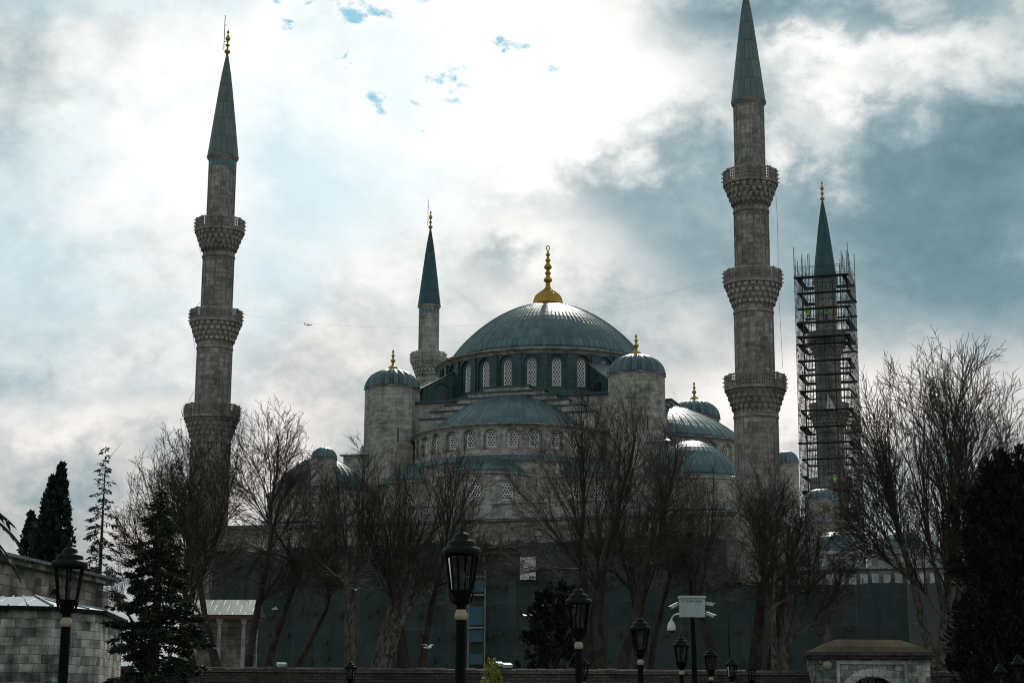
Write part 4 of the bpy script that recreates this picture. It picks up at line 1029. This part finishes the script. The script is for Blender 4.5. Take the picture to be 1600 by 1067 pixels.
def conifer(label, x, y, h, r, seed, m, boughs, dens, size, droop=.25, bare=.0, fan=.12, name='cedar_tree', tip=.06, low=1.0):
    rg = np.random.default_rng(seed); t = thing(name, label, 'tree', (x, y, 0))
    b = MB(); b.tube([(0, 0, 0), (.03, 0, h * .6), (.0, 0, h * .93), (tip, 0, h)], [r * .075 + .03, r * .04 + .02, .02, .008], 8); b.build('trunk', 'bark', t)
    P = []; D = []; lines = []
    for k in range(boughs):
        f = (k + rg.uniform(-.5, .5)) / boughs; f = min(max(f, 0), .985); z = h * (bare + (1 - bare) * f); L = (r * (1 - f) ** 1.0 * (low if f < .12 else 1) + .14) * rg.uniform(.5, 1.25)
        a = k * 2.399 + rg.uniform(-.5, .5); n_ = 10; s = np.linspace(0, 1, n_); rise = rg.uniform(-.05, .22)
        def bough(o, a, L, dr):
            zz = o[2] + rise * L * s - dr * L * s ** 1.6 + .12 * L * s ** 4
            return np.stack([o[0] + np.cos(a) * L * s, o[1] + np.sin(a) * L * s, zz], 1) + np.cumsum(rg.normal(0, .016 * L, (n_, 3)), 0)
        main = bough((0, 0, z), a, L, droop); B = [(main, L, .020 + .010 * L)]
        for q in range(int(2 + 4 * L)):          # side sprays, shorter towards the tip
            i = rg.integers(2, n_ - 1); B.append((bough(main[i], a + rg.choice([-1, 1]) * rg.uniform(.5, 1.0), L * .42 * (1.15 - i / n_) + .08, droop * 1.2), L * .4, .009))
        for pts, LL, ra in B:
            lines.append((pts, list(np.linspace(ra, .005, n_))))
            c = max(5, int(dens * LL)); u = rg.beta(1.5, 1.0, c) * (n_ - 1.001); i = u.astype(int); w_ = (u - i)[:, None]
            p = pts[i] * (1 - w_) + pts[i + 1] * w_; dr = pts[i + 1] - pts[i]; dr /= np.linalg.norm(dr, axis=1, keepdims=True) + 1e-9
            side = rg.normal(0, 1, (c, 3)); side[:, 2] *= .5
            P.append(p + side * fan * .25); D.append(dr * .8 + side * .55 + np.array([0, 0, -.1]))
    V, F = tubes_np(lines, 4); np_mesh('branches', V, F, 'bark', t)
    leaves('crown', np.concatenate(P), np.concatenate(D), size, m, t, rg, .16); return t
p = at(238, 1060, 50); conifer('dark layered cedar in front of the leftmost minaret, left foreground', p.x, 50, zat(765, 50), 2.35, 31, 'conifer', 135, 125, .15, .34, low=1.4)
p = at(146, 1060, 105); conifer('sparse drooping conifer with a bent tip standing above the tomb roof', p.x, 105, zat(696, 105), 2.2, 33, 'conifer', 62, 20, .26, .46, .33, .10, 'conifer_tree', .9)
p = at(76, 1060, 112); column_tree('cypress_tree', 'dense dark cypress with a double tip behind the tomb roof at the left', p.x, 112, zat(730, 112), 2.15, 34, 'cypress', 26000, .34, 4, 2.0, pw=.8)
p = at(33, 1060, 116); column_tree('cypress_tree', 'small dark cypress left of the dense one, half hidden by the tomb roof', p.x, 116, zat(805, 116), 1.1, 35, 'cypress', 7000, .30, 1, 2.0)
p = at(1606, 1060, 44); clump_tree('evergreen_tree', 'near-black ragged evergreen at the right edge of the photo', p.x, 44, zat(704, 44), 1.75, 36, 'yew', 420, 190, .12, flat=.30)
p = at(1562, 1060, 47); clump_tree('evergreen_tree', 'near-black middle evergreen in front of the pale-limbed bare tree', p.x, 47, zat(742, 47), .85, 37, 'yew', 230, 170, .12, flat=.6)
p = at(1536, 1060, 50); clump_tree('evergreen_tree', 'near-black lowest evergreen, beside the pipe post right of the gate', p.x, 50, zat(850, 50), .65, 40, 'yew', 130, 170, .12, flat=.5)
p = at(868, 1060, 106); clump_tree('magnolia_tree', 'dark round evergreen with glossy leaves behind the second largest lamp post', p.x, 106, zat(898, 106), 2.0, 38, 'magnolia', 120, 110, .26, flat=.32)
p = at(768, 1060, 52); column_tree('shrub', 'yellow-green leafy shrub at the bottom, right of the big lamp post', p.x, 52, zat(1031, 52), .5, 39, 'yshrub', 1900, .13, 3, 1.2, 'shrub', pw=.5)
# palm at the left edge
pc = at(-78, 800, 26); t = thing('palm_tree', 'palm with drooping feathery fronds entering at the left edge', 'tree', (pc.x, 26, 0))
b = MB(); b.tube([(0, 0, 0), (.05, 0, pc.z * .5), (0, 0, pc.z)], [.22, .17, .19], 10); b.build('trunk', 'bark', t)
rg = np.random.default_rng(4)
for k in range(18):
    a = 2 * PI * k / 18 + rg.uniform(-.1, .1); el = [.35, -.1, .8][k % 3] + rg.uniform(-.1, .1); L = .95 * rg.uniform(.85, 1.1)
    s = np.linspace(0, 1, 12); pts = np.stack([np.cos(a) * L * s, np.sin(a) * L * s, pc.z + L * (math.sin(el) * s - .75 * s ** 2)], 1)
    V, F = tubes_np([(pts, list(np.linspace(.018, .004, 12)))], 4)
    c = 70; u = rg.uniform(1.5, 10.9, c); i = u.astype(int); w_ = (u - i)[:, None]; p = pts[i] * (1 - w_) + pts[i + 1] * w_
    dr = pts[i + 1] - pts[i]; dr /= np.linalg.norm(dr, axis=1, keepdims=True); sd_ = np.array([-np.sin(a), np.cos(a), 0]) * np.where(np.arange(c) % 2, 1, -1)[:, None]
    D = dr * .9 + sd_ * .6 + np.array([0, 0, -.35]); f = np_mesh('frond', V, F, 'palm', t); leaves('leaflet', p, D, .26, 'palm', f, rg, .07)['kind'] = 'stuff'

# ------------------------------------------------------------------ garden wall, gate
WY = 88.0; wtop = zat(1044, WY)
gx0 = at(1268, 1060, WY - 1).x; gx1 = at(1447, 1060, WY - 1).x
for x0, x1, lb in ((-60, gx0 - .02, 'long low dark rubble garden wall running left of the gate'), (gx1 + .02, 60, 'short stretch of dark garden wall right of the gate')):
    t = thing('garden_wall', lb, 'wall', ((x0 + x1) / 2, WY, 0)); hw = (x1 - x0) / 2
    rg = random.Random(3); b = MB(); b.box(-hw, hw, -.35, .35, 0, wtop - .95); b.box(-hw, hw, -.42, .42, wtop - .947, wtop - .82)
    b.box(-hw, hw, -.38, .38, wtop - .817, wtop - .25); b.build('wall', 'wallbrick', t)
    b = MB(); n = int(hw * 2 / .5)
    for i in range(n):
        xa = -hw + 2 * hw * i / n; xb = -hw + 2 * hw * (i + 1) / n - .012; h = rg.uniform(-.03, .03)
        b.face([(xa, -.45, wtop - .247), (xb, -.45, wtop - .247), (xb, -.30, wtop - .06 + h), (xa, -.30, wtop - .06 + h)])
        b.face([(xa, -.30, wtop - .06 + h), (xb, -.30, wtop - .06 + h), (xb, 0, wtop + h), (xa, 0, wtop + h)])
        b.face([(xa, 0, wtop + h), (xb, 0, wtop + h), (xb, .45, wtop - .247), (xa, .45, wtop - .247)])
        b.face([(xb, -.45, wtop - .247), (xb, .45, wtop - .247), (xb, 0, wtop + h), (xb, -.30, wtop - .06 + h)])
        b.face([(xa, .45, wtop - .247), (xa, -.45, wtop - .247), (xa, -.30, wtop - .06 + h), (xa, 0, wtop + h)])
    b.build('coping', 'wallbrick', t)
gw = (gx1 - gx0); gc = (gx0 + gx1) / 2; ge = zat(1019, WY - 1)
t = thing('stone_gate', 'old stone gatehouse with a mossy hipped top and a marble arch in the garden wall', 'gate', (gc, WY - 1, 0))
b = MB(); T = Matrix.Translation((0, 0, 0)) @ Matrix.Rotation(PI, 4, 'Z')
hw = gw / 2
az = zat(1049, WY - 1.8)
T2 = Matrix.Translation((0, -.8, 0)) @ Matrix.Rotation(PI, 4, 'Z')
arch_panel(b, T2, gw * .62, 0, ge - .25, 2.9, .02, az - 1.35, az, 1.2)
for s in (-1, 1): b.box(min(s * gw * .31, s * hw), max(s * gw * .31, s * hw), -.95, 1.2, 0, ge - .25)
b.box(-gw * .31, gw * .31, .45, 1.2, az + .15, ge - .25)
b.build('wall', 'stone3', t)
b = MB(); A = arch_pts(3.05, az - 1.35, az + .07, 14)
for (xa, za), (xb, zb) in zip(A, A[1:]): b.bar((xa, -.86, za), (xb, -.86, zb), .12, .38)
for s in (-1, 1): b.bar((s * 1.52, -.86, 0), (s * 1.52, -.86, az - 1.35), .12, .38)
for s in (-1, 1): b.box(s * gw * .295 - .09, s * gw * .295 + .09, -.9, -.7, 0, ge - .5)
b.box(-gw * .295 - .09, gw * .295 + .09, -.9, -.7, ge - .497, ge - .32)
b.build('arch_frame', 'marble', t)
b = MB(); b.box(-hw - .12, hw + .12, -1.15, 1.35, ge - .247, ge - .1); b.box(-hw - .2, hw + .2, -1.25, 1.4, ge - .097, ge + .08); b.build('cornice', 'wallbrick', t)
b = MB(); gt = zat(996, WY - 1); lo = [(-hw - .15, -1.2), (hw + .15, -1.2), (hw + .15, 1.35), (-hw - .15, 1.35)]; hi = [(-hw * .55, -.25), (hw * .55, -.25), (hw * .55, .4), (-hw * .55, .4)]
md = [(-hw * .86, -.85), (hw * .86, -.85), (hw * .86, 1.0), (-hw * .86, 1.0)]
z1 = ge + .083; z2 = ge + (gt - ge) * .5; 
for A_, za, B_, zb in ((lo, z1, md, z2), (md, z2, hi, gt)):
    for i in range(4): b.face([(*A_[i], za), (*A_[(i + 1) % 4], za), (*B_[(i + 1) % 4], zb), (*B_[i], zb)])
b.face([(*p, gt) for p in hi]); b.build('roof', 'roofstone', t)
b = MB(); b.box(-1.4, 1.4, .2, .3, 0, az - .2); b.k = 1
for k in range(-3, 4): b.bar((k * .4, .1, 0), (k * .4, .1, az - .3), .05)
b.build('gate_door', ['dark', 'black'], t)
b = MB(); b.smooth = True; b.rev([(.01, 0), (.2, .02), (.24, .06), (.2, .1), (.01, .12)], 16); o = b.build('boss', 'brass', t, (-hw * .78, -.93, ge - .55)); o.rotation_euler = (PI / 2, 0, 0)
b = MB(); b.tube([(hw * .97, -1.0, ge + .1), (hw + .3, -1.0, ge - .15), (hw + .32, -1.0, ge - 1.2), (hw + .8, -.9, ge - 1.5)], .035, 5); tag(b.build('hanging_cable', 'cable', t, None))
# pipe post right of the gate
p = at(1512, 1052, WY - 1.5); b = MB(); b.tube([(0, 0, 0), (0, 0, p.z)], .05, 8); b.rev([(.07, p.z - .02), (.07, p.z + .05), (.01, p.z + .08)], 10)
o = b.build('post', 'grey', None, (p.x, WY - 1.5, 0)); tag(o, 'thin pale pipe post in front of the wall right of the gate', 'post')

# ------------------------------------------------------------------ buildings at the left
t = thing('tomb_building', 'long stone tomb with a lead roof and lattice window at the left edge', 'building', (0, 0, 0))
A0 = at(0, 868, 72); zE = A0.z
# a far corner on the ray of px 160 where the eave is still at zE
d = ray(162, 905); Yf = (zE - EYE) * d.y / d.z; Bf = Vector((d.x * Yf / d.y, Yf, zE))
dirv = (Bf - A0); dirv.z = 0; dirv.normalize(); nrm = Vector((dirv.y, -dirv.x, 0))   # faces right/viewer
s0 = A0 - dirv * 16; 
def wl(s, o, z): v = s0 + dirv * s + nrm * o; return (v.x, v.y, z)
LEN = (Bf - s0).length
b = MB()
b.face([wl(0, 0, 0), wl(LEN, 0, 0), wl(LEN, 0, zE - .28), wl(0, 0, zE - .28)], [(0, 0), (LEN, 0), (LEN, zE), (0, zE)])
b.face([wl(LEN, 0, 0), wl(LEN, -9, 0), wl(LEN, -9, zE - .28), wl(LEN, 0, zE - .28)]); b.face([wl(0, -9, 0), wl(0, 0, 0), wl(0, 0, zE - .28), wl(0, -9, zE - .28)]); b.face([wl(LEN, -9, 0), wl(0, -9, 0), wl(0, -9, zE - .28), wl(LEN, -9, zE - .28)])
for sx in (LEN - 8.6, LEN - .5):
    P = [wl(sx - .45, 0, 0), wl(sx + .45, 0, 0), wl(sx + .45, .3, 0), wl(sx - .45, .3, 0)]
    b.prism([(p_[0], p_[1]) for p_ in P][::-1], 0, zE - .6)
b.build('wall', 'ashlar', t)
b = MB()
P = [wl(-.3, .4, 0), wl(LEN + .35, .4, 0), wl(LEN + .35, -9.3, 0), wl(-.3, -9.3, 0)]
b.prism([(p_[0], p_[1]) for p_ in P], zE - .277, zE); b.build('cornice', 'stone3', t)
b = MB(); zr = zE + .95
e = [wl(-.5, .6, zE + .01), wl(LEN + .5, .6, zE + .01), wl(LEN + .5, -9.5, zE + .01), wl(-.5, -9.5, zE + .01)]; r_ = [wl(3, -4.3, zr), wl(LEN - 3.2, -4.3, zr)]
b.face([e[0], e[1], r_[1], r_[0]]); b.face([e[1], e[2], r_[1]]); b.face([e[2], e[3], r_[0], r_[1]]); b.face([e[3], e[0], r_[0]])
for i in range(20):
    f = i / 19; pa = Vector(e[0]).lerp(Vector(e[1]), f); pb = Vector(r_[0]).lerp(Vector(r_[1]), f); b.bar(pa + Vector((0, 0, .03)), pb + Vector((0, 0, .03)), .06)
b.bar(Vector(e[0]), Vector(e[1]), .12); b.build('roof', 'leadpale', t)
sx = LEN - 6.6; sz = zE - 3.2
b = MB(); b.k = 1; b.face([wl(sx + q, .02, z) for q, z in [(-.62, sz), (.62, sz)] + arch_pts(1.24, sz + 1.7, sz + 2.3, 8)])
b.k = 0
for i in range(-2, 3): b.bar(wl(sx + i * .28, .05, sz), wl(sx + i * .28, .05, sz + 2.0), .07)
for i in range(7): b.bar(wl(sx - .6, .05, sz + .15 + i * .3), wl(sx + .6, .05, sz + .15 + i * .3), .07)
b.build('window', ['wood', 'dark'], t)
t = thing('stone_annex', 'low blocky building of mossy ashlar with a pale hipped lead roof behind the left lamp', 'building', (0, 0, 0))
zB = zat(950, 58); c0 = at(82, 950, 58); c1 = at(160, 957, 60.4); lx = at(-60, 950, 57.4)
c0.z = c1.z = lx.z = 0; u1 = (c1 - c0).normalized(); bk = Vector((-u1.y, u1.x, 0))
c2 = c1 + (lx - c0) + Vector((0, 6, 0)); c3 = lx + Vector((0, 6, 0))
poly = [(lx.x, lx.y), (c0.x, c0.y), (c1.x, c1.y), (c1.x - .6, c1.y + 6), (lx.x, lx.y + 8)]
b = MB(); b.prism(poly, 0, zB - .16, top=False); b.build('wall', 'stone3', t)
cx_ = sum(p_[0] for p_ in poly) / 5; cy_ = sum(p_[1] for p_ in poly) / 5
ex = [(cx_ + (p_[0] - cx_) * 1.09, cy_ + (p_[1] - cy_) * 1.07) for p_ in poly]
b = MB(); b.prism(ex, zB - .157, zB - .03); b.build('cornice', 'greenblack', t)
ap = at(55, 931, 60.2); b = MB(); ap2 = at(-30, 931, 60.2)
ez = [(*p_, zB - .027) for p_ in ex]; zt = ap.z
A_, B_ = (ap.x, 60.2, zt), (ap2.x, 61, zt)
b.face([ez[0], ez[1], A_, B_]); b.face([ez[1], ez[2], A_]); b.face([ez[2], ez[3], A_]); b.face([ez[3], ez[4], B_, A_]); b.face([ez[4], ez[0], B_])
for q in (ez[1], ez[2]): b.bar(Vector(q) + Vector((0, 0, .03)), Vector(A_) + Vector((0, 0, .03)), .06)
for f in (.15, .35, .55, .75): b.bar(Vector(ez[0]).lerp(Vector(ez[1]), f) + Vector((0, 0, .025)), Vector(B_).lerp(Vector(A_), f) + Vector((0, 0, .025)), .045)
for f in (.33, .66): b.bar(Vector(ez[1]).lerp(Vector(ez[2]), f) + Vector((0, 0, .025)), Vector(A_) + Vector((0, 0, .02)), .045)
b.build('roof', 'leadpale', t)
# ablution pavilion behind the cedar
pl = at(262, 960, 122); pr_ = at(388, 960, 122); zP = pl.z
t = thing('pavilion', 'low columned pavilion with a pale blue lead roof at the foot of the leftmost minaret', 'pavilion', ((pl.x + pr_.x) / 2, 122, 0)); hw = (pr_.x - pl.x) / 2
b = MB(); b.box(-hw - .4, hw + .4, -.5, 5, zP - .25, zP); b.build('eave', 'wood', t)
b = MB(); zr = zat(936, 122); e = [(-hw - .5, -.6, zP + .003), (hw + .5, -.6, zP + .003), (hw + .5, 5.2, zP + .003), (-hw - .5, 5.2, zP + .003)]
k_ = hw + .5; b.face([e[0], e[1], (k_, 2.3, zr), (-k_, 2.3, zr)]); b.face([e[1], e[2], (k_, 2.3, zr)]); b.face([e[2], e[3], (-k_, 2.3, zr), (k_, 2.3, zr)]); b.face([e[3], e[0], (-k_, 2.3, zr)])
b.build('roof', 'leaddark', t)
b = MB(); b.box(-hw, hw, 4.4, 4.8, 0, zP - .25); b.build('back_wall', 'stone', t)
b = MB(); b.box(-hw, hw, -.1, .15, 0, 2.6); b.build('front_wall', 'stone', t)
for k in range(4):
    b = MB(); b.smooth = True; x = -hw + .3 + k * (2 * hw - .6) / 3; b.rev([(.16, 2.6), (.14, 2.8), (.13, zP - .7), (.24, zP - .35), (.24, zP - .253)], 12, (x, 0)); b.build('column', 'marble', t)

# ------------------------------------------------------------------ street lamps
def make_lamp(h=4.05):
    t = thing('street_lamp', 'lamp', 'street lamp', (0, 0, 0), 0, 'black lantern street lamps along the path')
    hb = h - 1.06    # bottom of the lantern
    b = MB(); b.smooth = True
    b.rev([(.16, 0), (.16, .25), (.11, .4), (.095, .8), (.075, .9), (.068, hb - .16)], 14); b.build('post', 'black', t)
    b = MB(); b.smooth = True; b.rev([(.07, hb - .18), (.085, hb - .16), (.085, hb - .10), (.068, hb - .08), (.066, hb - .05)], 14); b.build('collar', 'brass', t)
    b = MB(); b.smooth = True; b.rev([(.06, hb - .055), (.06, hb + .0), (.10, hb + .02), (.10, hb + .10), (.145, hb + .17), (.165, hb + .175), (.165, hb + .20), (.05, hb + .205)], 16)
    for k in range(6):
        a = PI / 3 * k + .3; b.tube([(.07 * math.cos(a), .07 * math.sin(a), hb + .02), (.13 * math.cos(a), .13 * math.sin(a), hb + .05), (.165 * math.cos(a), .165 * math.sin(a), hb + .17)], .011, 5)
    b.build('lantern_base', 'black', t)
    b = MB()
    for k in range(6):
        a = PI / 3 * k + .3; b.bar((.15 * math.cos(a), .15 * math.sin(a), hb + .19), (.215 * math.cos(a), .215 * math.sin(a), hb + .66), .028)
    b.build('lantern_frame', 'black', t)
    b = MB(); b.smooth = True
    b.rev([(.20, hb + .655), (.25, hb + .65), (.265, hb + .675), (.262, hb + .71), (.24, hb + .745), (.20, hb + .755), (.195, hb + .775), (.195, hb + .80), (.175, hb + .835), (.12, hb + .85), (.112, hb + .86), (.105, hb + .90), (.075, hb + .935), (.03, hb + .95), (.022, hb + .97), (.028, hb + .985), (.02, hb + 1.0), (.008, hb + 1.02), (.004, hb + 1.06)], 24)
    b.build('lamp_hood', 'greenblack', t)
    b = MB(); b.smooth = True; b.rev([(.03, hb + .205), (.035, hb + .3), (.05, hb + .36), (.045, hb + .42), (.02, hb + .46)], 10); b.build('bulb', 'steel', t)
    return t
m_, g_ = mat('lantern_glass')
tr = g_.n('ShaderNodeBsdfTransparent'); gl = g_.n('ShaderNodeBsdfGlossy'); gl.inputs['Roughness'].default_value = .08; fr = g_.n('ShaderNodeFresnel'); fr.inputs[0].default_value = 1.2
tr.inputs[0].default_value = (.8, .82, .8, 1)
ms = g_.n('ShaderNodeMixShader'); g_.put(ms.inputs[0], fr.outputs[0]); g_.put(ms.inputs[1], tr.outputs[0]); g_.put(ms.inputs[2], gl.outputs[0]); oo = g_.n('ShaderNodeOutputMaterial'); g_.put(oo.inputs[0], ms.outputs[0]); M['glass'] = m_
lamp = make_lamp(); hb = 4.05 - 1.06
b = MB()
for k in range(6):
    a, c = PI / 3 * k + .3, PI / 3 * (k + 1) + .3
    b.face([(.148 * math.cos(a), .148 * math.sin(a), hb + .205), (.148 * math.cos(c), .148 * math.sin(c), hb + .205), (.21 * math.cos(c), .21 * math.sin(c), hb + .65), (.21 * math.cos(a), .21 * math.sin(a), hb + .65)])
b.build('lantern_glass', 'glass', lamp)
LAMPS = [(722, 818, 62, 'largest black street lamp, in the middle foreground in front of the netting'), (904, 910, 42, 'second largest black street lamp, right of the middle, before the largest bare tree'),
         (1000, 958, 33, 'street lamp with a tapered lantern just left of the camera box'), (1064, 989, 27, 'street lamp right below the hanging dome camera'), (1110, 1008, 22.5, 'street lamp just right of the camera pole'),
         (1143, 1024, 19.5, 'second street lamp right of the camera pole'), (1174, 1034, 16.5, 'smallest and last street lamp of the receding row'), (111, 842, 57, 'black street lamp at the left in front of the tomb'),
         (548, 1029, 20, 'small street lamp in front of the thick hollow plane'), (912, 1024, 19, 'small street lamp half hidden behind the second largest lamp post'), (207, 1034, 24, 'street lamp whose hood pokes out among the lowest cedar boughs'),
         (1562, 1031, 21, 'left one of two street lamps under the black evergreen'), (1590, 1017, 22, 'right one of two street lamps under the black evergreen')]
for i, (px, py, wd, lb) in enumerate(LAMPS):
    Yl = 0.53 * FPX / wd
    if i >= 11: Yl = [40.5, 39.0][i - 11]
    if i == 10: Yl = 46.0
    p = at(px, py, Yl); o = lamp if i == 0 else dup(lamp)
    s = 0.53 * 1.0; o.location = (p.x, Yl, p.z - 4.05); o['label'] = lb; o.rotation_euler = (0, 0, .35 * i)
    if i >= 10: s_ = wd * Yl / FPX / .53; o.scale = (s_, s_, 1); 
    # a low plinth keeps the feet on the ground where it rises or falls
    o.location.z = 0; o.scale.z = p.z / 4.05
# ------------------------------------------------------------------ camera pole
Yc = 46.0; pt = at(1079, 906, Yc); t = thing('camera_pole', 'black pole carrying a pale grey surveillance box lettered 171 G, with cameras on both sides', 'camera pole', (pt.x, Yc, 0))
k_ = Yc / FPX
zb0, zb1 = zat(963, Yc), zat(931, Yc); bw = 38 * k_
b = MB(); b.smooth = True; b.tube([(.06, 0, 0), (.06, 0, zat(1020, Yc)), (0.03, 0, zb0), (0, 0, pt.z)], [.075, .07, .055, .05], 12); b.build('pole', 'black', t)
b = MB(); y0, y1 = -.42, -.08
b.box(-bw / 2, bw / 2, y0, y1, zb0, zb1 - .05); b.box(-bw / 2 - .03, bw / 2 + .03, y0 - .04, y1 + .03, zb1 - .047, zb1 + .01)
b.k = 1; b.box(-bw / 2 + .03, bw / 2 - .13, y0 - .006, y0 - .003, zb0 + .03, zb1 - .08)
b.k = 0; b.box(bw / 2 - .24, bw / 2 - .205, y0 - .02, y0 - .007, zb0 + .17, zb0 + .36)
bx_ = b.build('cabinet', ['grey', plain('grey_door_panel', (.30, .38, .385), .5, var=.12)], t)
tc_ = bpy.data.curves.new('lettering', 'FONT'); tc_.body = '171 G-MI 116-8'; tc_.size = .085; tc_.align_x = 'CENTER'; tc_.extrude = .002
to = bpy.data.objects.new('tmp', tc_); COL.objects.link(to); bpy.context.view_layer.update()
me = bpy.data.meshes.new_from_object(to.evaluated_get(bpy.context.evaluated_depsgraph_get())); bpy.data.objects.remove(to); me.materials.clear(); me.materials.append(M['ink'])
o = link('lettering', me, bx_, (-.05, y0 - .010, zb1 - .16)); o.rotation_euler = (PI / 2, 0, 0)
dx, dz = (1047 - 1079) * k_, zat(990, Yc)
b = MB(); b.smooth = True
b.tube([(-bw / 2, -.25, zb0 + .07)] + [(dx + .16 - .16 * math.sin(q), -.25, zb0 - .09 + .16 * math.cos(q)) for q in [PI / 2 * i / 6 for i in range(7)]] + [(dx, -.25, dz + .36)], .022, 8)
b.build('bracket', 'grey', t)
b = MB(); b.smooth = True; b.rev([(.10, .10), (.115, .13), (.112, .19), (.095, .27), (.06, .33), (.03, .36), (.03, .40)], 18)
b.k = 1; b.rev([(.005, .0), (.045, .01), (.075, .035), (.09, .07), (.092, .10)], 18); b.build('dome_camera', ['white', 'dark'], t, (dx, -.25, dz))
def bullet(loc, rot, hood=True):
    b = MB(); b.smooth = True; b.tube([(0, 0, 0), (0, -.02, 0), (0, -.22, 0)], [.035, .042, .042], 12); b.smooth = False; b.box(-.05, .05, -.27, 0, .035, .05)
    b.k = 1; b.rev([(.036, -.002), (.001, 0)], 8); o = b.build('bullet_camera', ['white', 'dark'], t, loc); o.rotation_euler = rot
bullet((-bw / 2 - .03, -.2, zb1 - .19), (R(25), 0, R(-70))); bullet((bw / 2 + .03, -.2, zb1 - .17), (R(10), 0, R(75))); bullet((bw / 2 + .05, -.25, zb0 + .1), (R(20), 0, R(60)))
# ------------------------------------------------------------------ small things
fl0 = None
for px, py, lb in ((777, 1036, 'white floodlight box on the garden wall beside the yellow-green shrub'), (792, 1038, 'flat tilted white floodlight on the wall, right of the shrub'), (440, 1037, 'white floodlight on the garden wall below the many-stemmed tree')):
    p = at(px, py, WY + .2)
    if fl0 is None:
        fl0 = thing('floodlight', lb, 'floodlight', (p.x, p.y, p.z - .1), 0, 'floodlights on the garden wall')
        b = MB(); b.box(-.24, .24, -.14, .14, 0, .16); b.k = 1; b.box(-.2, .2, -.146, -.143, .02, .14); b.build('housing', ['white', 'grey'], fl0).rotation_euler = (R(18), 0, 0)
        b = MB(); b.bar((-.26, 0, .05), (-.26, 0, -.3), .03); b.bar((.26, 0, .05), (.26, 0, -.3), .03); b.bar((-.26, 0, -.3), (.26, 0, -.3), .03); b.build('bracket', 'steel', fl0)
    else: dup(fl0, (p.x, p.y, p.z - .1), R(25), lb)
# gulls
def gull(px, py, Y, rz, label, s=1.0):
    p = at(px, py, Y); t = thing('gull', label, 'bird', p, rz, 'white gulls flying before the netting'); t.scale = (s,) * 3
    b = MB(); b.smooth = True; b.tube([(0, -.22, 0), (0, -.17, .01), (0, -.08, .0), (0, .06, 0), (0, .2, .0), (0, .27, .0)], [.012, .04, .06, .07, .03, .03], 8); b.build('body', 'feather', t)
    for s_ in (-1, 1):
        b = MB(); L = [(s_ * .05, -.06, .03), (s_ * .3, -.12, .17), (s_ * .62, .02, .10)]; T_ = [(s_ * .05, .1, .03), (s_ * .3, .05, .16)]
        for dz_ in (0, -.015): b.face([(x, y, z + dz_) for x, y, z in (L[0], L[1], T_[1], T_[0])]); b.face([(x, y, z + dz_) for x, y, z in (L[1], L[2], T_[1])])
        b.build('wing', 'feather', t)
gull(669, 1011, 92, R(60), 'white gull gliding low before the netting, left of the big lamp post')
gull(556, 921, 94, R(20), 'white gull among the limbs of the hollow plane', .8)
gull(430, 951, 95, R(100), 'white gull beside a low limb of the many-stemmed tree', .7)
# far airliner
p = at(482, 507.5, 7700); t = thing('airliner', 'tiny airliner low in the sky between the leftmost minaret and the distant one', 'aeroplane', p, 0)
mp = plain('hazy_airframe', (.30, .38, .42), .5)
b = MB(); b.smooth = True; b.tube([(-20, 0, .5), (-14, 0, 0), (14, 0, 0), (18, 0, -.2), (20, 0, -.8)], [.6, 2, 2.1, 1.5, .3], 12); o = b.build('fuselage', mp, t)
b = MB(); b.prism([(-3, -16), (0, -16), (5, 0), (0, 16), (-3, 16), (-2, 0)], -.9, -.3); b.build('wing', mp, t)
b = MB(); b.bar((-17, 0, .5), (-20, 0, 7), 1, 4); b.build('tail', mp, t); t.rotation_euler = (0, R(5), 0)
# bare garden bushes along the bottom
def twig_bush(px, Y, top, w_, seed, label, n=60, m='twig', group='low bare bushes before the garden wall'):
    rg = np.random.default_rng(seed); x = at(px, 1060, Y).x; h = zat(top, Y); L = []
    for k in range(n):
        p = np.array([rg.uniform(-w_, w_) * .5, rg.uniform(-.4, .4), 0]); d = norm(np.array([rg.normal(0, .3), rg.normal(0, .3), 1])); q = [p]; ln = h * rg.uniform(.75, 1.02)
        for i in range(6): d = norm(d + rg.normal(0, .12, 3)); q.append(q[-1] + d * ln / 6)
        q = np.array(q); L.append((q, list(np.linspace(.016, .005, 7))))
        for i in range(2, 6):
            for _ in range(2):
                dd = norm((q[i] - q[i - 1]) + rg.normal(0, .25, 3)); e = [q[i]]
                for u in range(3): dd = norm(dd + rg.normal(0, .2, 3)); e.append(e[-1] + dd * .13)
                L.append((np.array(e), [.007, .006, .005, .004]))
    V, F = tubes_np(L, 3); o = np_mesh('bush', V, F, m); o.location = (x, Y, 0); tag(o, label, 'bush', group)
twig_bush(434, 62, 1010, .9, 1, 'pale wispy bare bush under the many-stemmed tree', 22, 'twigpale')
twig_bush(470, 60, 1046, 2.4, 2, 'low bare bush left of the small lamp by the hollow plane', 50)
twig_bush(752, 50, 1043, .9, 3, 'bare twiggy bush at the foot of the big lamp post', 30)
twig_bush(960, 58, 1050, 3.0, 5, 'low bare bush between the second largest lamp and the next one', 70)
twig_bush(380, 58, 1052, 2.0, 6, 'low bare bush right of the cedar', 40)
print('objects', len(bpy.data.objects))
